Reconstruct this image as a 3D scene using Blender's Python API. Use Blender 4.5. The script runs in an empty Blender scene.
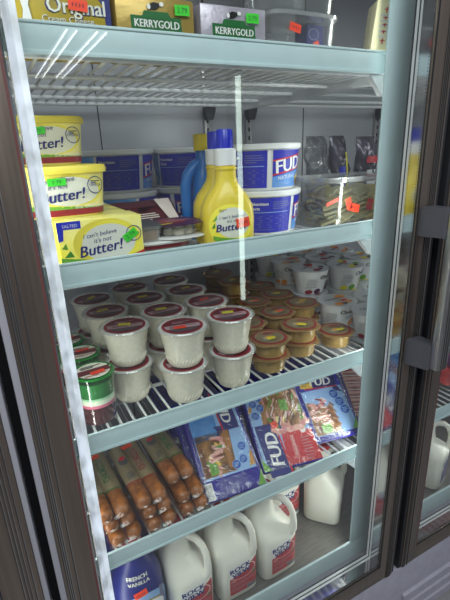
import bpy, bmesh, math, random
from mathutils import Vector, Matrix
random.seed(7)
PI = math.pi
S = bpy.context.scene
COL = S.collection

# ------------------------------------------------------------------ camera, world, lights, exposure
CAM = bpy.data.cameras.new('camera'); cam = bpy.data.objects.new('camera', CAM); COL.objects.link(cam)
CAM.sensor_fit = 'HORIZONTAL'; CAM.sensor_width = 36.0; CAM.lens = 433.02 / 450 * 36.0
CAM.clip_start = 0.02
YAW, PITCH, ROLL = 0.4769, 0.3325, -0.0393
_f = Vector((math.sin(YAW)*math.cos(PITCH), math.cos(YAW)*math.cos(PITCH), -math.sin(PITCH)))
_r = Vector((math.cos(YAW), -math.sin(YAW), 0)); _u = _r.cross(_f)
_r2 = _r*math.cos(ROLL) + _u*math.sin(ROLL); _u2 = -_r*math.sin(ROLL) + _u*math.cos(ROLL)
cam.matrix_world = Matrix(((_r2.x, _u2.x, -_f.x, -0.0692), (_r2.y, _u2.y, -_f.y, -0.6749), (_r2.z, _u2.z, -_f.z, 1.3375), (0, 0, 0, 1)))
S.camera = cam

W = bpy.data.worlds.new('store_light'); S.world = W; W.use_nodes = True
bg = W.node_tree.nodes['Background']; bg.inputs[0].default_value = (0.80, 0.86, 1.0, 1); bg.inputs[1].default_value = 0.25

def area(name, loc, target, sx, sy, power, color=(1, 1, 1)):
    L = bpy.data.lights.new(name, 'AREA'); L.shape = 'RECTANGLE'; L.size = sx; L.size_y = sy; L.energy = power; L.color = color
    o = bpy.data.objects.new(name, L); COL.objects.link(o); o.location = loc
    o.rotation_euler = (Vector(target) - Vector(loc)).to_track_quat('-Z', 'Y').to_euler()
    return o
area('ceiling_lamp', (-0.2, -1.6, 2.75), (0.25, 0.1, 0.9), 2.2, 0.9, 54, (0.95, 0.98, 1.0))
def mull_light(name, x, dx, power):
    L = bpy.data.lights.new(name, 'AREA'); L.shape = 'RECTANGLE'; L.size = 0.02; L.size_y = 1.5; L.energy = power; L.color = (0.97, 1.0, 0.96)
    o = bpy.data.objects.new(name, L); COL.objects.link(o); o.location = (x, 0.006, 1.02)
    d = Vector((dx, 0.45, 0)); o.rotation_euler = d.to_track_quat('-Z', 'Y').to_euler()
mull_light('mullion_led_light', -0.045, 1.0, 1.35)
mull_light('mullion_led_light', 0.657, -1.0, 2.0)
mull_light('mullion_led_light', 1.352, -1.0, 1.8)
VS = S.view_settings; VS.view_transform = 'Standard'; VS.look = 'None'; VS.exposure = 0.06; VS.gamma = 1.0; VS.use_curve_mapping = False

# ------------------------------------------------------------------ materials
MATS = {}
def lin(h):
    if not isinstance(h, str): return tuple(h)
    h = h.lstrip('#'); o = []
    for i in (0, 2, 4):
        c = int(h[i:i+2], 16) / 255; o.append(c/12.92 if c <= 0.04045 else ((c+0.055)/1.055)**2.4)
    return tuple(o)
def mat(name, color, rough=0.5, metal=0.0, noise=0.0, nscale=60, bump=0.0, bscale=200, spec=0.5, stretch=None, color2=None, sss=0.0, trans=0.0, coat=0.0):
    m = bpy.data.materials.new(name); m.use_nodes = True; nt = m.node_tree; b = nt.nodes['Principled BSDF']
    c = lin(color); b.inputs['Base Color'].default_value = (*c, 1); b.inputs['Roughness'].default_value = rough
    b.inputs['Metallic'].default_value = metal; b.inputs['Specular IOR Level'].default_value = spec
    b.inputs['Transmission Weight'].default_value = trans; b.inputs['Coat Weight'].default_value = coat
    if sss: b.inputs['Subsurface Weight'].default_value = sss; b.inputs['Subsurface Radius'].default_value = (.01, .008, .006)
    if noise or color2 or bump:
        tc = nt.nodes.new('ShaderNodeTexCoord'); mp = nt.nodes.new('ShaderNodeMapping'); nt.links.new(tc.outputs['Object'], mp.inputs[0])
        if stretch: mp.inputs['Scale'].default_value = stretch
    if noise or color2:
        n = nt.nodes.new('ShaderNodeTexNoise'); n.inputs['Scale'].default_value = nscale; n.inputs['Detail'].default_value = 4
        nt.links.new(mp.outputs[0], n.inputs['Vector'])
        r = nt.nodes.new('ShaderNodeValToRGB'); r.color_ramp.elements[0].position = 0.35; r.color_ramp.elements[1].position = 0.65
        c2 = lin(color2) if color2 else tuple(min(1, x*(1+noise)) for x in c)
        c1 = c if color2 else tuple(x*(1-noise) for x in c)
        r.color_ramp.elements[0].color = (*c1, 1); r.color_ramp.elements[1].color = (*c2, 1)
        nt.links.new(n.outputs['Fac'], r.inputs[0]); nt.links.new(r.outputs[0], b.inputs['Base Color'])
    if bump:
        n2 = nt.nodes.new('ShaderNodeTexNoise'); n2.inputs['Scale'].default_value = bscale; n2.inputs['Detail'].default_value = 3
        nt.links.new(mp.outputs[0], n2.inputs['Vector'])
        bp = nt.nodes.new('ShaderNodeBump'); bp.inputs['Strength'].default_value = bump; bp.inputs['Distance'].default_value = 0.002
        nt.links.new(n2.outputs['Fac'], bp.inputs['Height']); nt.links.new(bp.outputs[0], b.inputs['Normal'])
    MATS[name] = m; return m
def film(name, tint, base=0.06, rough=0.08, bump=0.0, bscale=60, haze=0.0, hazecol=(.8, .8, .8), power=4.0):
    """clear plastic or glass: see-through, mirror-like towards grazing angles"""
    m = bpy.data.materials.new(name); m.use_nodes = True; nt = m.node_tree; nt.nodes.clear(); N = nt.nodes.new
    out = N('ShaderNodeOutputMaterial'); t = N('ShaderNodeBsdfTransparent'); t.inputs[0].default_value = (*lin(tint), 1)
    g = N('ShaderNodeBsdfGlossy'); g.inputs['Roughness'].default_value = rough; g.inputs[0].default_value = (1, 1, 1, 1)
    lw = N('ShaderNodeLayerWeight'); lw.inputs[0].default_value = 0.5
    p = N('ShaderNodeMath'); p.operation = 'POWER'; p.inputs[1].default_value = power; nt.links.new(lw.outputs['Facing'], p.inputs[0])
    ma = N('ShaderNodeMath'); ma.operation = 'MULTIPLY_ADD'; ma.inputs[1].default_value = 0.9; ma.inputs[2].default_value = base; nt.links.new(p.outputs[0], ma.inputs[0])
    mx = N('ShaderNodeMixShader'); nt.links.new(ma.outputs[0], mx.inputs[0])
    src = t
    if haze:
        d = N('ShaderNodeBsdfDiffuse'); d.inputs[0].default_value = (*hazecol, 1); h = N('ShaderNodeMixShader'); h.inputs[0].default_value = haze
        nt.links.new(t.outputs[0], h.inputs[1]); nt.links.new(d.outputs[0], h.inputs[2]); src = h
    nt.links.new(src.outputs[0], mx.inputs[1]); nt.links.new(g.outputs[0], mx.inputs[2]); nt.links.new(mx.outputs[0], out.inputs[0])
    if bump:
        tc = N('ShaderNodeTexCoord'); n2 = N('ShaderNodeTexNoise'); n2.inputs['Scale'].default_value = bscale; n2.inputs['Detail'].default_value = 3
        nt.links.new(tc.outputs['Object'], n2.inputs['Vector']); bp = N('ShaderNodeBump'); bp.inputs['Strength'].default_value = bump; bp.inputs['Distance'].default_value = 0.004
        nt.links.new(n2.outputs['Fac'], bp.inputs['Height']); nt.links.new(bp.outputs[0], g.inputs['Normal']); nt.links.new(bp.outputs[0], lw.inputs['Normal'])
    MATS[name] = m; return m
def glow(name, color, strength):
    m = bpy.data.materials.new(name); m.use_nodes = True; nt = m.node_tree; b = nt.nodes['Principled BSDF']
    b.inputs['Base Color'].default_value = (.8, .8, .8, 1); b.inputs['Emission Color'].default_value = (*lin(color), 1); b.inputs['Emission Strength'].default_value = strength
    MATS[name] = m; return m

mat('aqua_paint', (.50, .63, .65), 0.5, noise=.03, nscale=20)
mat('panel_grey', (.33, .335, .36), 0.32, metal=.35, noise=.05, nscale=6)
mat('deck_grey', (.20, .19, .175), 0.35, metal=.5, noise=.15, nscale=25, stretch=(1, 8, 1))
mat('wire_white', (.62, .63, .64), 0.35)
mat('bronze', (.225, .183, .150), 0.33, metal=.88, noise=.12, nscale=160, stretch=(1, 1, .02))
mat('groove', (.05, .045, .042), 0.5, metal=.4)
mat('frame_edge', (.30, .30, .33), 0.5)
mat('black_rubber', (.008, .008, .010), 0.6)
mat('chrome', (.66, .67, .69), 0.25, metal=.15)
mat('mirror_alu', (.62, .62, .63), 0.10, metal=1.0)
mat('brushed', (.42, .41, .40), 0.30, metal=1.0, noise=.2, nscale=300, stretch=(1, 1, .01))
mat('handle_plastic', (.060, .062, .072), 0.42)
mat('base_paint', (.31, .305, .36), 0.5, noise=.06, nscale=40)
mat('floor_tile', (.28, .28, .29), 0.4, noise=.1, nscale=8)
mat('ceiling_white', (.6, .6, .6), .8); glow('ceiling_tube', '#f4f8ff', 8.0)
mat('gasket_red', '#5e3634', .5); mat('dark_iron', (.04, .04, .042), 0.4, metal=.6)
film('door_glass', (.955, .975, .965), base=.042, rough=0.0, power=5.0)
def bar_glow():  # reflected diagonal patches painted as uneven emission
    m = glow('bar_glow', '#dfe8ff', 0.4); nt = m.node_tree; N = nt.nodes.new; b = nt.nodes['Principled BSDF']
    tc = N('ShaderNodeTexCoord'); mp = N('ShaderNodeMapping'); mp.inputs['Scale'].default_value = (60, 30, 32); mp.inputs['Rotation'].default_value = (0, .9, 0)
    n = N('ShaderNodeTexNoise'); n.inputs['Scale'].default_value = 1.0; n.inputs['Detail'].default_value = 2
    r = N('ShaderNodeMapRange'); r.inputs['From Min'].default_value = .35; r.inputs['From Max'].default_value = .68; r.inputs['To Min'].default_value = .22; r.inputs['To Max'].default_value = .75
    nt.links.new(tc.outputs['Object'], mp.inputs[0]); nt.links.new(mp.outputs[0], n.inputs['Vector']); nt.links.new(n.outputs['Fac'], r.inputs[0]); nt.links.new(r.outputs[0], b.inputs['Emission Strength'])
bar_glow()
mat('foil_dark', '#6a6670', .2, metal=.6, bump=1.0, bscale=40)
glow('led_tube', '#eafff4', 6.0)
# plastics and prints
P = {
 'white': '#e9e9e6', 'offwhite': '#dcdccf', 'cream': '#efe6b8', 'yellow': '#f2d820', 'byellow': '#f4e64a', 'lidyellow': '#ecd94a', 'gold': '#a8921f', 'goldfoil': '#a98f45',
 'silver': '#a7a2ac', 'navy': '#1b2170', 'blue': '#2126a8', 'royal': '#1d2fc4', 'sky': '#5b93d8', 'ltblue': '#8fb4e0', 'jugblue': '#2f79c8', 'red': '#c01c28', 'dred': '#8c1626', 'maroon': '#5e1620',
 'orange': '#f2441c', 'pgreen': '#3fd030', 'green': '#3c8a2c', 'dgreen': '#14632a', 'leaf': '#6aa332', 'black': '#101012', 'grey': '#8a8c90', 'dgrey': '#4a4b50', 'pinkgrey': '#a58b92',
 'ham': '#d08a88', 'ham2': '#e3b0a4', 'bread': '#a8703a', 'crust': '#6e3e1c', 'lettuce': '#5d8c2e', 'cheese': '#e8c04a', 'amber': '#c08a34', 'lemon': '#e8dc20', 'peach': '#e8923a', 'milkred': '#b23a40',
 'pearl': '#d9dadd', 'tan': '#8b7c5c', 'kraft': '#6f6248', 'tag': '#d8d020', 'maroon_wrap': '#54202a', 'fleece': '#e4d6cf', 'lavender': '#6f7496', 'brown': '#4a2c1a', 'pink': '#e58aa0', 'purple': '#4a1c46', 'goldlid': '#86704a', 'mint': '#9ad0a0'}
for k, v in P.items(): mat(k, v, 0.42)
mat('cap_blue', '#1f2bb0', 0.28); mat('squeeze_yellow', '#e0c83e', 0.28, sss=.1); mat('jug_blue', '#2a72c2', 0.33)
mat('tub_white', '#dedfdf', 0.4); mat('milk', '#e6e4d8', 0.33, sss=.25, noise=.02, nscale=12)
mat('pudding', '#dedac8', 0.22, sss=.2, noise=.05, nscale=120, bump=.12, bscale=160)
mat('custard', '#9a7e48', 0.18, noise=.18, nscale=90, sss=.1); mat('custard_dark', '#8a5418', 0.25)
mat('lid_film', (.62, .63, .62), .18, noise=.05); mat('foil_gold', '#94754a', 0.26, metal=.45, noise=.1, nscale=50)
mat('pearl_foil', '#c9cace', 0.28, metal=.15, bump=.3, bscale=40)
mat('gold_wrap', '#a48a44', 0.3, metal=.35, bump=.8, bscale=35); mat('silver_wrap', '#a9a2ae', 0.3, metal=.3, bump=.8, bscale=35)
mat('sausage', '#a5642c', 0.3, color2='#743f16', nscale=70, bump=.3, bscale=120)
mat('butter_print', '#f0e24a', 0.4, color2='#f6efa0', nscale=9)
mat('gel_green', '#1c7a2e', 0.12, trans=.15, coat=.5); mat('gel_white', '#dfe8cf', 0.15); mat('gel_pink', '#d8708a', 0.15); mat('gel_red', '#4d141c', 0.12, trans=.15, coat=.5)
mat('bacon', '#8e3a3e', 0.25, color2='#d9a9a0', nscale=26, stretch=(1, .25, 1)); mat('ham_photo', '#c9807c', 0.3, color2='#e6b9a4', nscale=40)
mat('sandwich', '#5c381a', 0.3, color2='#a87844', nscale=45); mat('sky_print', '#3f86cf', .25, color2='#7fb2e2', nscale=12)
mat('badge', '#2b55b0', .25); mat('packblue', '#2a2390', .22); mat('redwrap', '#7d1d22', .3, color2='#b53a36', nscale=20)
mat('olive', '#d2c895', .4, color2='#b3a76c', nscale=30); mat('olive_dark', '#857f58', .45); mat('straw', '#e6d184', .4)
mat('food_brown', '#6b4a30', .45, color2='#a07a4c', nscale=60); mat('white_ball', '#d8cdb4', .35)
film('clear_plastic', (.975, .98, .98), base=.04, rough=.10, haze=.02)
film('clear_wrap', (.95, .95, .95), base=.05, rough=.08, bump=.9, bscale=55, haze=.0)
film('clear_lid', (.90, .91, .91), base=.08, rough=.14, haze=.20)
film('smoke_wrap', (.55, .55, .58), base=.10, rough=.10, bump=.9, bscale=50, haze=.06)

# ------------------------------------------------------------------ mesh builder
_txt = {}
def text_mesh(s):
    if s in _txt: return _txt[s]
    cu = bpy.data.curves.new('t', 'FONT'); cu.body = s; cu.resolution_u = 2; cu.size = 1
    o = bpy.data.objects.new('t', cu); me = o.to_mesh()
    vs = [(v.co.x, v.co.y) for v in me.vertices]; fs = [tuple(p.vertices) for p in me.polygons]
    o.to_mesh_clear(); bpy.data.objects.remove(o); bpy.data.curves.remove(cu)
    # up-facing winding
    out = []
    for f in fs:
        a = sum(vs[f[i]][0]*vs[f[(i+1) % len(f)]][1] - vs[f[(i+1) % len(f)]][0]*vs[f[i]][1] for i in range(len(f)))
        if a < 0: f = f[::-1]
        out.append(f)
    xs = [v[0] for v in vs] or [0]; _txt[s] = (vs, out, min(xs), max(xs)); return _txt[s]

class MB:
    def __init__(self): self.v = []; self.f = []; self.m = []; self.mats = []
    def mi(self, m):
        if m not in self.mats: self.mats.append(m)
        return self.mats.index(m)
    def add(self, vs, fs, m, T=None):
        o = len(self.v)
        self.v += [tuple(T @ Vector(v)) for v in vs] if T else [tuple(v) for v in vs]
        k = self.mi(m)
        for f in fs: self.f.append(tuple(i+o for i in f)); self.m.append(k)
        return self
    def box(self, x0, x1, y0, y1, z0, z1, m, b=0.0, T=None, seg=2):
        bm = bmesh.new(); bmesh.ops.create_cube(bm, size=1)
        for v in bm.verts: v.co = ((x0+x1)/2+v.co.x*(x1-x0), (y0+y1)/2+v.co.y*(y1-y0), (z0+z1)/2+v.co.z*(z1-z0))
        if b: bmesh.ops.bevel(bm, geom=list(bm.edges), offset=b, segments=seg, affect='EDGES', profile=.5)
        bm.verts.index_update()
        self.add([v.co.copy() for v in bm.verts], [[v.index for v in f.verts] for f in bm.faces], m, T); bm.free(); return self
    def loft(self, secs, m, seg=32, T=None, cap0=True, cap1=True, flute=0.0):
        vs = []; fs = []
        for s in secs:
            z, hx, hy, n = s[:4]; cx, cy = s[4:6] if len(s) > 4 else (0, 0)
            for k in range(seg):
                a = 2*PI*k/seg; r = srad(a, hx, hy, n); vs.append((cx+r*math.sin(a), cy-r*math.cos(a), z))
        for i in range(len(secs)-1):
            mm = secs[i][6] if len(secs[i]) > 6 else None
            for k in range(seg):
                a, b = i*seg+k, i*seg+(k+1) % seg; fs.append((a, b, b+seg, a+seg))
        if cap0: fs.append(tuple(range(seg))[::-1])
        if cap1: fs.append(tuple((len(secs)-1)*seg+k for k in range(seg)))
        return self.add(vs, fs, m, T)
    def lathe(self, prof, m, seg=28, T=None, cap0=True, cap1=True, cx=0, cy=0):
        return self.loft([(z, r, r, 2, cx, cy) for r, z in prof], m, seg, T, cap0, cap1)
    def tube(self, pts, r, m, seg=8, T=None):
        pts = [Vector(p) for p in pts]; vs = []; fs = []; n = len(pts); nrm = None
        for i, p in enumerate(pts):
            t = (pts[min(i+1, n-1)] - pts[max(i-1, 0)]).normalized()
            if nrm is None: nrm = t.orthogonal().normalized()
            nrm = (nrm - t*nrm.dot(t)).normalized(); bi = t.cross(nrm); rr = r[i] if isinstance(r, (list, tuple)) else r
            for k in range(seg): a = 2*PI*k/seg; vs.append(p + nrm*rr*math.cos(a) + bi*rr*math.sin(a))
        for i in range(n-1):
            for k in range(seg): a, b = i*seg+k, i*seg+(k+1) % seg; fs.append((a, b, b+seg, a+seg))
        fs.append(tuple(range(seg))[::-1]); fs.append(tuple((n-1)*seg+k for k in range(seg)))
        return self.add(vs, fs, m, T)
    def prism(self, poly, fn, d0, d1, m, T=None):
        n = len(poly); vs = [fn(u, v, d0) for u, v in poly] + [fn(u, v, d1) for u, v in poly]
        fs = [tuple(range(n))[::-1], tuple(range(n, 2*n))] + [(i, (i+1) % n, n+(i+1) % n, n+i) for i in range(n)]
        return self.add(vs, fs, m, T)
    def pillow(self, w, l, h, m, T=None, n=14, p=2.5, wave=.0, seal=.0, rnd=0):
        """puffed flat pouch, centred, two skins joined at the rim"""
        rg = random.Random(rnd); ph = [rg.uniform(0, 6) for _ in range(6)]
        vs = []; fs = []
        def z(u, v, s):
            e = (1-abs(u)**p)*(1-abs(v)**p)
            return s*h*max(e, 0)**.6 + wave*(math.sin(5*u+ph[0])*math.cos(6*v+ph[1])+.6*math.sin(9*v+7*u+ph[2]))*(.35+.65*(1-abs(v)))
        for s in (1, -1):
            for i in range(n+1):
                for j in range(n+1):
                    u, v = 2*i/n-1, 2*j/n-1; vs.append((u*w/2, v*l/2, z(u, v, s)))
        q = (n+1)**2
        for i in range(n):
            for j in range(n):
                a = i*(n+1)+j; fs.append((a, a+n+1, a+n+2, a+1)); fs.append((q+a, q+a+1, q+a+n+2, q+a+n+1))
        return self.add(vs, fs, m, T)
    def build(self, name, parent=None, sharp=38, T=None):
        me = bpy.data.meshes.new(name); me.from_pydata(self.v, [], self.f); me.update()
        for k in self.mats: me.materials.append(MATS[k])
        for p, k in zip(me.polygons, self.m): p.material_index = k; p.use_smooth = True
        bm = bmesh.new(); bm.from_mesh(me); bmesh.ops.remove_doubles(bm, verts=bm.verts, dist=1e-6); bm.to_mesh(me); bm.free()
        try: me.set_sharp_from_angle(angle=math.radians(sharp))
        except Exception: pass
        o = bpy.data.objects.new(name, me); COL.objects.link(o)
        if parent: o.parent = parent
        return o
def srad(a, hx, hy, n):
    return 1.0/((abs(math.sin(a))/hx)**n + (abs(math.cos(a))/hy)**n)**(1.0/n)

# decals: printed patches that lie on a surface. map(u, v, off) -> point
class Decal:
    LAY = 0.0004
    def __init__(self, fn, base=0.0005): self.fn = fn; self.mb = MB(); self.base = base
    def P(self, u, v, k): return self.fn(u, v, self.base + k*self.LAY)
    def rect(self, u0, u1, v0, v1, m, k=0, nu=8, nv=1, skew=0.0):
        vs = []; fs = []
        for j in range(nv+1):
            for i in range(nu+1):
                u = u0+(u1-u0)*i/nu; v = v0+(v1-v0)*j/nv; vs.append(self.P(u+skew*(v-v0), v, k))
        for j in range(nv):
            for i in range(nu): a = j*(nu+1)+i; fs.append((a, a+1, a+nu+2, a+nu+1))
        self.mb.add(vs, fs, m); return self
    def quad(self, c, m, k=0, n=6):
        """four corners (u,v) counter-clockwise from lower left"""
        (a, b, c2, d) = c; vs = []; fs = []
        for j in range(n+1):
            for i in range(n+1):
                s, t = i/n, j/n
                u = (a[0]*(1-s)+b[0]*s)*(1-t)+(d[0]*(1-s)+c2[0]*s)*t; v = (a[1]*(1-s)+b[1]*s)*(1-t)+(d[1]*(1-s)+c2[1]*s)*t
                vs.append(self.P(u, v, k))
        for j in range(n):
            for i in range(n): q = j*(n+1)+i; fs.append((q, q+1, q+n+2, q+n+1))
        self.mb.add(vs, fs, m); return self
    def rot_rect(self, cu, cv, w, h, ang, m, k=0):
        c, s = math.cos(ang), math.sin(ang)
        return self.quad([(cu+x*c-y*s, cv+x*s+y*c) for x, y in ((-w/2, -h/2), (w/2, -h/2), (w/2, h/2), (-w/2, h/2))], m, k, 3)
    def disc(self, cu, cv, ru, rv, m, k=0, n=24, rings=3, r0=0.0):
        vs = []; fs = []
        for j in range(rings+1):
            q = r0+(1-r0)*j/rings
            for i in range(n): a = 2*PI*i/n; vs.append(self.P(cu+ru*q*math.cos(a), cv+rv*q*math.sin(a), k))
        for j in range(rings):
            for i in range(n): a, b = j*n+i, j*n+(i+1) % n; fs.append((a, a+n, b+n, b))
        self.mb.add(vs, fs, m); return self
    def ring(self, cu, cv, ru, rv, m, k=0, t=.12, n=24): return self.disc(cu, cv, ru, rv, m, k, n, 1, 1-t)
    def poly(self, pts, m, k=0):
        self.mb.add([self.P(u, v, k) for u, v in pts], [tuple(range(len(pts)))], m); return self
    def text(self, s, u, v, size, m, k=2, align='c', shear=0.0, ang=0.0, sx=1.0, bold=0.0, arc=0.0):
        vs, fs, x0, x1 = text_mesh(s); off = {'c': -(x0+x1)/2, 'l': -x0, 'r': -x1}[align]; c, sn = math.cos(ang), math.sin(ang)
        for dx, kk in (((0, 0),) if not bold else ((-bold, 0), (bold, .2), (0, .4))):
            out = []
            for x, y in vs:
                X = (x+off+dx+shear*y)*size*sx; Y = y*size + arc*((x+off)*size*sx)
                out.append(self.P(u+X*c-Y*sn, v+X*sn+Y*c, k+kk))
            self.mb.add(out, fs, m)
        return self
    def lines(self, u0, u1, v0, v1, n, m, k=1, fill=.45, seed=1):
        """small print too fine to read: thin bars"""
        rg = random.Random(seed); d = (v1-v0)/n
        for i in range(n):
            e = u1 if i % 3 else u0+(u1-u0)*rg.uniform(.55, .95); self.rect(u0, e, v0+i*d, v0+i*d+d*fill, m, k, 4)
        return self
    def tag(self, u, v, m='pgreen', w=.022, h=.013, ang=.1, k=4, txt='3.79'):
        self.rot_rect(u, v, w, h, ang, m, k); self.text(txt, u+.0*w, v-h*.25, h*.62, 'black', k+1, 'c', ang=ang); return self
    def build(self, name, parent): return self.mb.build(name, parent)

def flat_front(y, x0=0, z0=0): return lambda u, v, o: (x0+u, y-o, z0+v)
def flat_top(z, x0=0, y0=0): return lambda u, v, o: (x0+u, y0+v, z+o)
def around(secs, mode='x'):
    """front of a loft: u = distance round the surface from the front, v = z"""
    def fn(u, v, o):
        for i in range(len(secs)-1):
            if secs[i][0] <= v <= secs[i+1][0] or i == len(secs)-2: break
        a, b = secs[i], secs[i+1]; t = (v-a[0])/max(b[0]-a[0], 1e-9); t = min(max(t, 0), 1)
        hx, hy, n = (a[j]+(b[j]-a[j])*t for j in (1, 2, 3)); cx = cy = 0
        if len(a) > 4: cx, cy = (a[j]+(b[j]-a[j])*t for j in (4, 5))
        if mode == 'x':
            x = max(-hx*.999, min(hx*.999, u)); y = -hy*(max(0, 1-abs(x/hx)**n))**(1/n); r = math.hypot(x, y); s = (r+o)/r
            return (cx+x*s, cy+y*s, v)
        ang = u/hx; r = srad(ang, hx, hy, n)+o
        return (cx+r*math.sin(ang), cy-r*math.cos(ang), v)
    return fn

# ------------------------------------------------------------------ things
def thing(name, label, cat, loc=(0, 0, 0), rot=0.0, group=None):
    o = bpy.data.objects.new(name, None); COL.objects.link(o); o.empty_display_size = .02
    o.location = loc; o.rotation_euler = rot if isinstance(rot, tuple) else (0, 0, rot)
    o['label'] = label; o['category'] = cat
    if group: o['group'] = group
    return o
def tag(o, label, cat, group=None, kind=None):
    o['label'] = label; o['category'] = cat
    if group: o['group'] = group
    if kind: o['kind'] = kind
    return o
def kids(o): return [c for c in COL.objects if c.parent == o]
def dup(root, loc, rot=0.0, label=None, group=None, skip=(), swap=None):
    r = root.copy(); COL.objects.link(r); r.location = loc; r.rotation_euler = rot if isinstance(rot, tuple) else (0, 0, rot)
    if label: r['label'] = label
    if group: r['group'] = group
    for ch in list(kids(root)):
        if ch.name.split('.')[0] in skip: continue
        c = ch.copy(); COL.objects.link(c); c.parent = r
        for g in list(kids(ch)): d = g.copy(); COL.objects.link(d); d.parent = c
    return r
def sticker(parent, fn, u, v, m, w=.020, h=.012, ang=.1, k=5):
    d = Decal(fn); d.rot_rect(u, v, w, h, ang, m, k)
    c, s = math.cos(ang), math.sin(ang)
    if m == 'pgreen': d.text('3.79', u+h*.25*s, v-h*.25*c, h*.72, 'dgreen', k+1, ang=ang)
    else:
        for j in range(4): x = (-.27+.18*j)*w; d.rot_rect(u+x*c, v+x*s, w*.07, h*.30, ang, 'dred' if m == 'orange' else 'kraft', k+1)
    o = d.build('price_sticker', parent); o['label'] = {'orange': 'orange', 'tag': 'yellow', 'pgreen': 'green'}.get(m, m)+' price sticker'; return o

# ================================================================== THE SETTING
fl = MB(); fl.box(-3, 4, -11, 2, -.05, 0, 'floor_tile'); o = fl.build('floor'); o['kind'] = 'structure'

cl = MB(); cl.box(-1.5, 4, -11, -5, 2.95, 3.0, 'ceiling_white'); o = cl.build('ceiling'); o['kind'] = 'structure'

# ================================================================== THE COOLER
YB, ZT, ZB = .62, 1.95, .238
XL, XR = -.80, 1.72
cooler = thing('display_cooler', 'tall glass-door refrigerated display cooler with aqua inner frame and bronze doors', 'cooler')
b = MB(); b.box(XL, XR, YB, YB+.03, ZB-.03, ZT, 'panel_grey')
for x in (-.46, .232, .93): b.box(x-.0015, x+.0015, YB-.0012, YB, ZB, ZT, 'black_rubber')
b.build('back_panel', cooler)
MB().box(XL-.03, XL, -.03, YB+.03, ZB-.03, ZT, 'panel_grey').build('side_panel', cooler)
MB().box(XR, XR+.03, -.03, YB+.03, ZB-.03, ZT, 'panel_grey').build('side_panel', cooler)
MB().box(XL-.03, XR+.03, -.03, YB+.03, ZT, ZT+.05, 'panel_grey').build('top_panel', cooler)
MB().box(XL-.03, XR+.03, -.022, YB+.03, ZB-.03, ZB-.0008, 'deck_grey').build('deck', cooler)
# face frame: mullions and mitred sill
fr = MB()
MX = [(-.80, -.78), (-.088, -.036), (.62, .686), (1.33, 1.396)]
for i, (a, c) in enumerate(MX[1:3]):
    MB().box(a, c, -.026, -.021, .225, ZT, 'aqua_paint', .0015).build('mullion', cooler)
MB().box(1.33, 1.396, -.026, -.005, .225, ZT, 'aqua_paint', .0015).build('mullion', cooler)
s = MB(); s.box(XL, XR, -.0262, -.020, .227, .317, 'aqua_paint', .001)
s.box(XL, XR, -.020, -.003, .20, .2385, 'aqua_paint')
s.build('sill', cooler)
mt = MB(); mt.add([(.620, -.0266, .317), (.622, -.0266, .317), (.687, -.0266, .229), (.684, -.0266, .229)], [(0, 3, 2, 1)], 'pearl'); mt.build('mitre_joint', cooler)
# chrome trim round each opening
def trim(x0, x1, z0, z1):
    t = MB()
    for k, (o_, w, m) in enumerate(((0, .006, 'chrome'), (.006, .004, 'black_rubber'), (.010, .007, 'chrome'), (.017, .006, 'black_rubber'))):
        y0 = -.036-.002*(k % 2 == 0)
        t.box(x1+o_, x1+o_+w, y0, -.02, z0-.02, z1, m, .001)
        t.box(x0-o_-w, x0-o_, y0, -.02, z0-.02, z1, m, .001)
        t.box(x0-.02, x1+.02, y0, -.02, z0-o_-w, z0-o_, m, .001)
    return t
trim(-.012-.076, .686, .225, ZT).build('chrome_trim', cooler)
trim(.71, 1.40, .225, ZT).build('chrome_trim', cooler)
# shiny bar by the left mullion: aluminium channel, its reflections painted as a glowing cover
def bright_bar(x0, x1):
    l = MB(); l.box(x0, x1, -.040, -.020, .24, ZT, 'brushed', .002)
    o = l.build('bar_channel', cooler)
    q = MB(); q.prism([(x0+.0005, -.040), (x0+.0005, -.0435), (x0+.009, -.0485), (x1+.0005, -.0470), (x1+.0005, -.040)], lambda u, v, d: (u, v, d), .245, ZT-.02, 'bar_glow')
    q.build('bar_glow_cover', o); return o
bright_bar(-.0195, -.0030)
# pilasters with slots and clip
def pilaster(x, clip):
    p = MB(); p.box(x-.010, x+.010, YB-.012, YB, ZB, ZT, 'brushed', .001)
    for k in range(60):
        z = .3+k*.026
        p.box(x-.003, x+.003, YB-.0125, YB-.0118, z, z+.012, 'black_rubber')
    o = p.build('pilaster', cooler)
    for z in clip:
        c = MB(); c.prism([(-.014, 0), (.018, 0), (.018, -.010), (.009, -.036), (-.009, -.036), (-.014, -.022)], lambda u, v, d: (x+u, d, z+v), YB-.035, YB-.010, 'dark_iron'); c.build('shelf_clip', o)
for x in (-.165, -.01, .558, .705, 1.27): pilaster(x, (1.462, 1.146))
# base panel with louvres
b = MB(); b.box(XL-.05, XR+.05, -.115, .0, .02, .262, 'base_paint', .004)
b.build('base_panel', cooler)
lv = MB()
for k in range(3): lv.prism([(-.122, .145-.042*k), (-.115, .150-.042*k), (-.115, .112-.042*k), (-.122, .118-.042*k)], lambda u, v, d: (d, u, v), .74, 1.6, 'base_paint')
lv.build('louvre', cooler)
MB().box(XL-.03, XR+.03, -.06, .6, 0, .02, 'black_rubber').build('kick_base', cooler)

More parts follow.
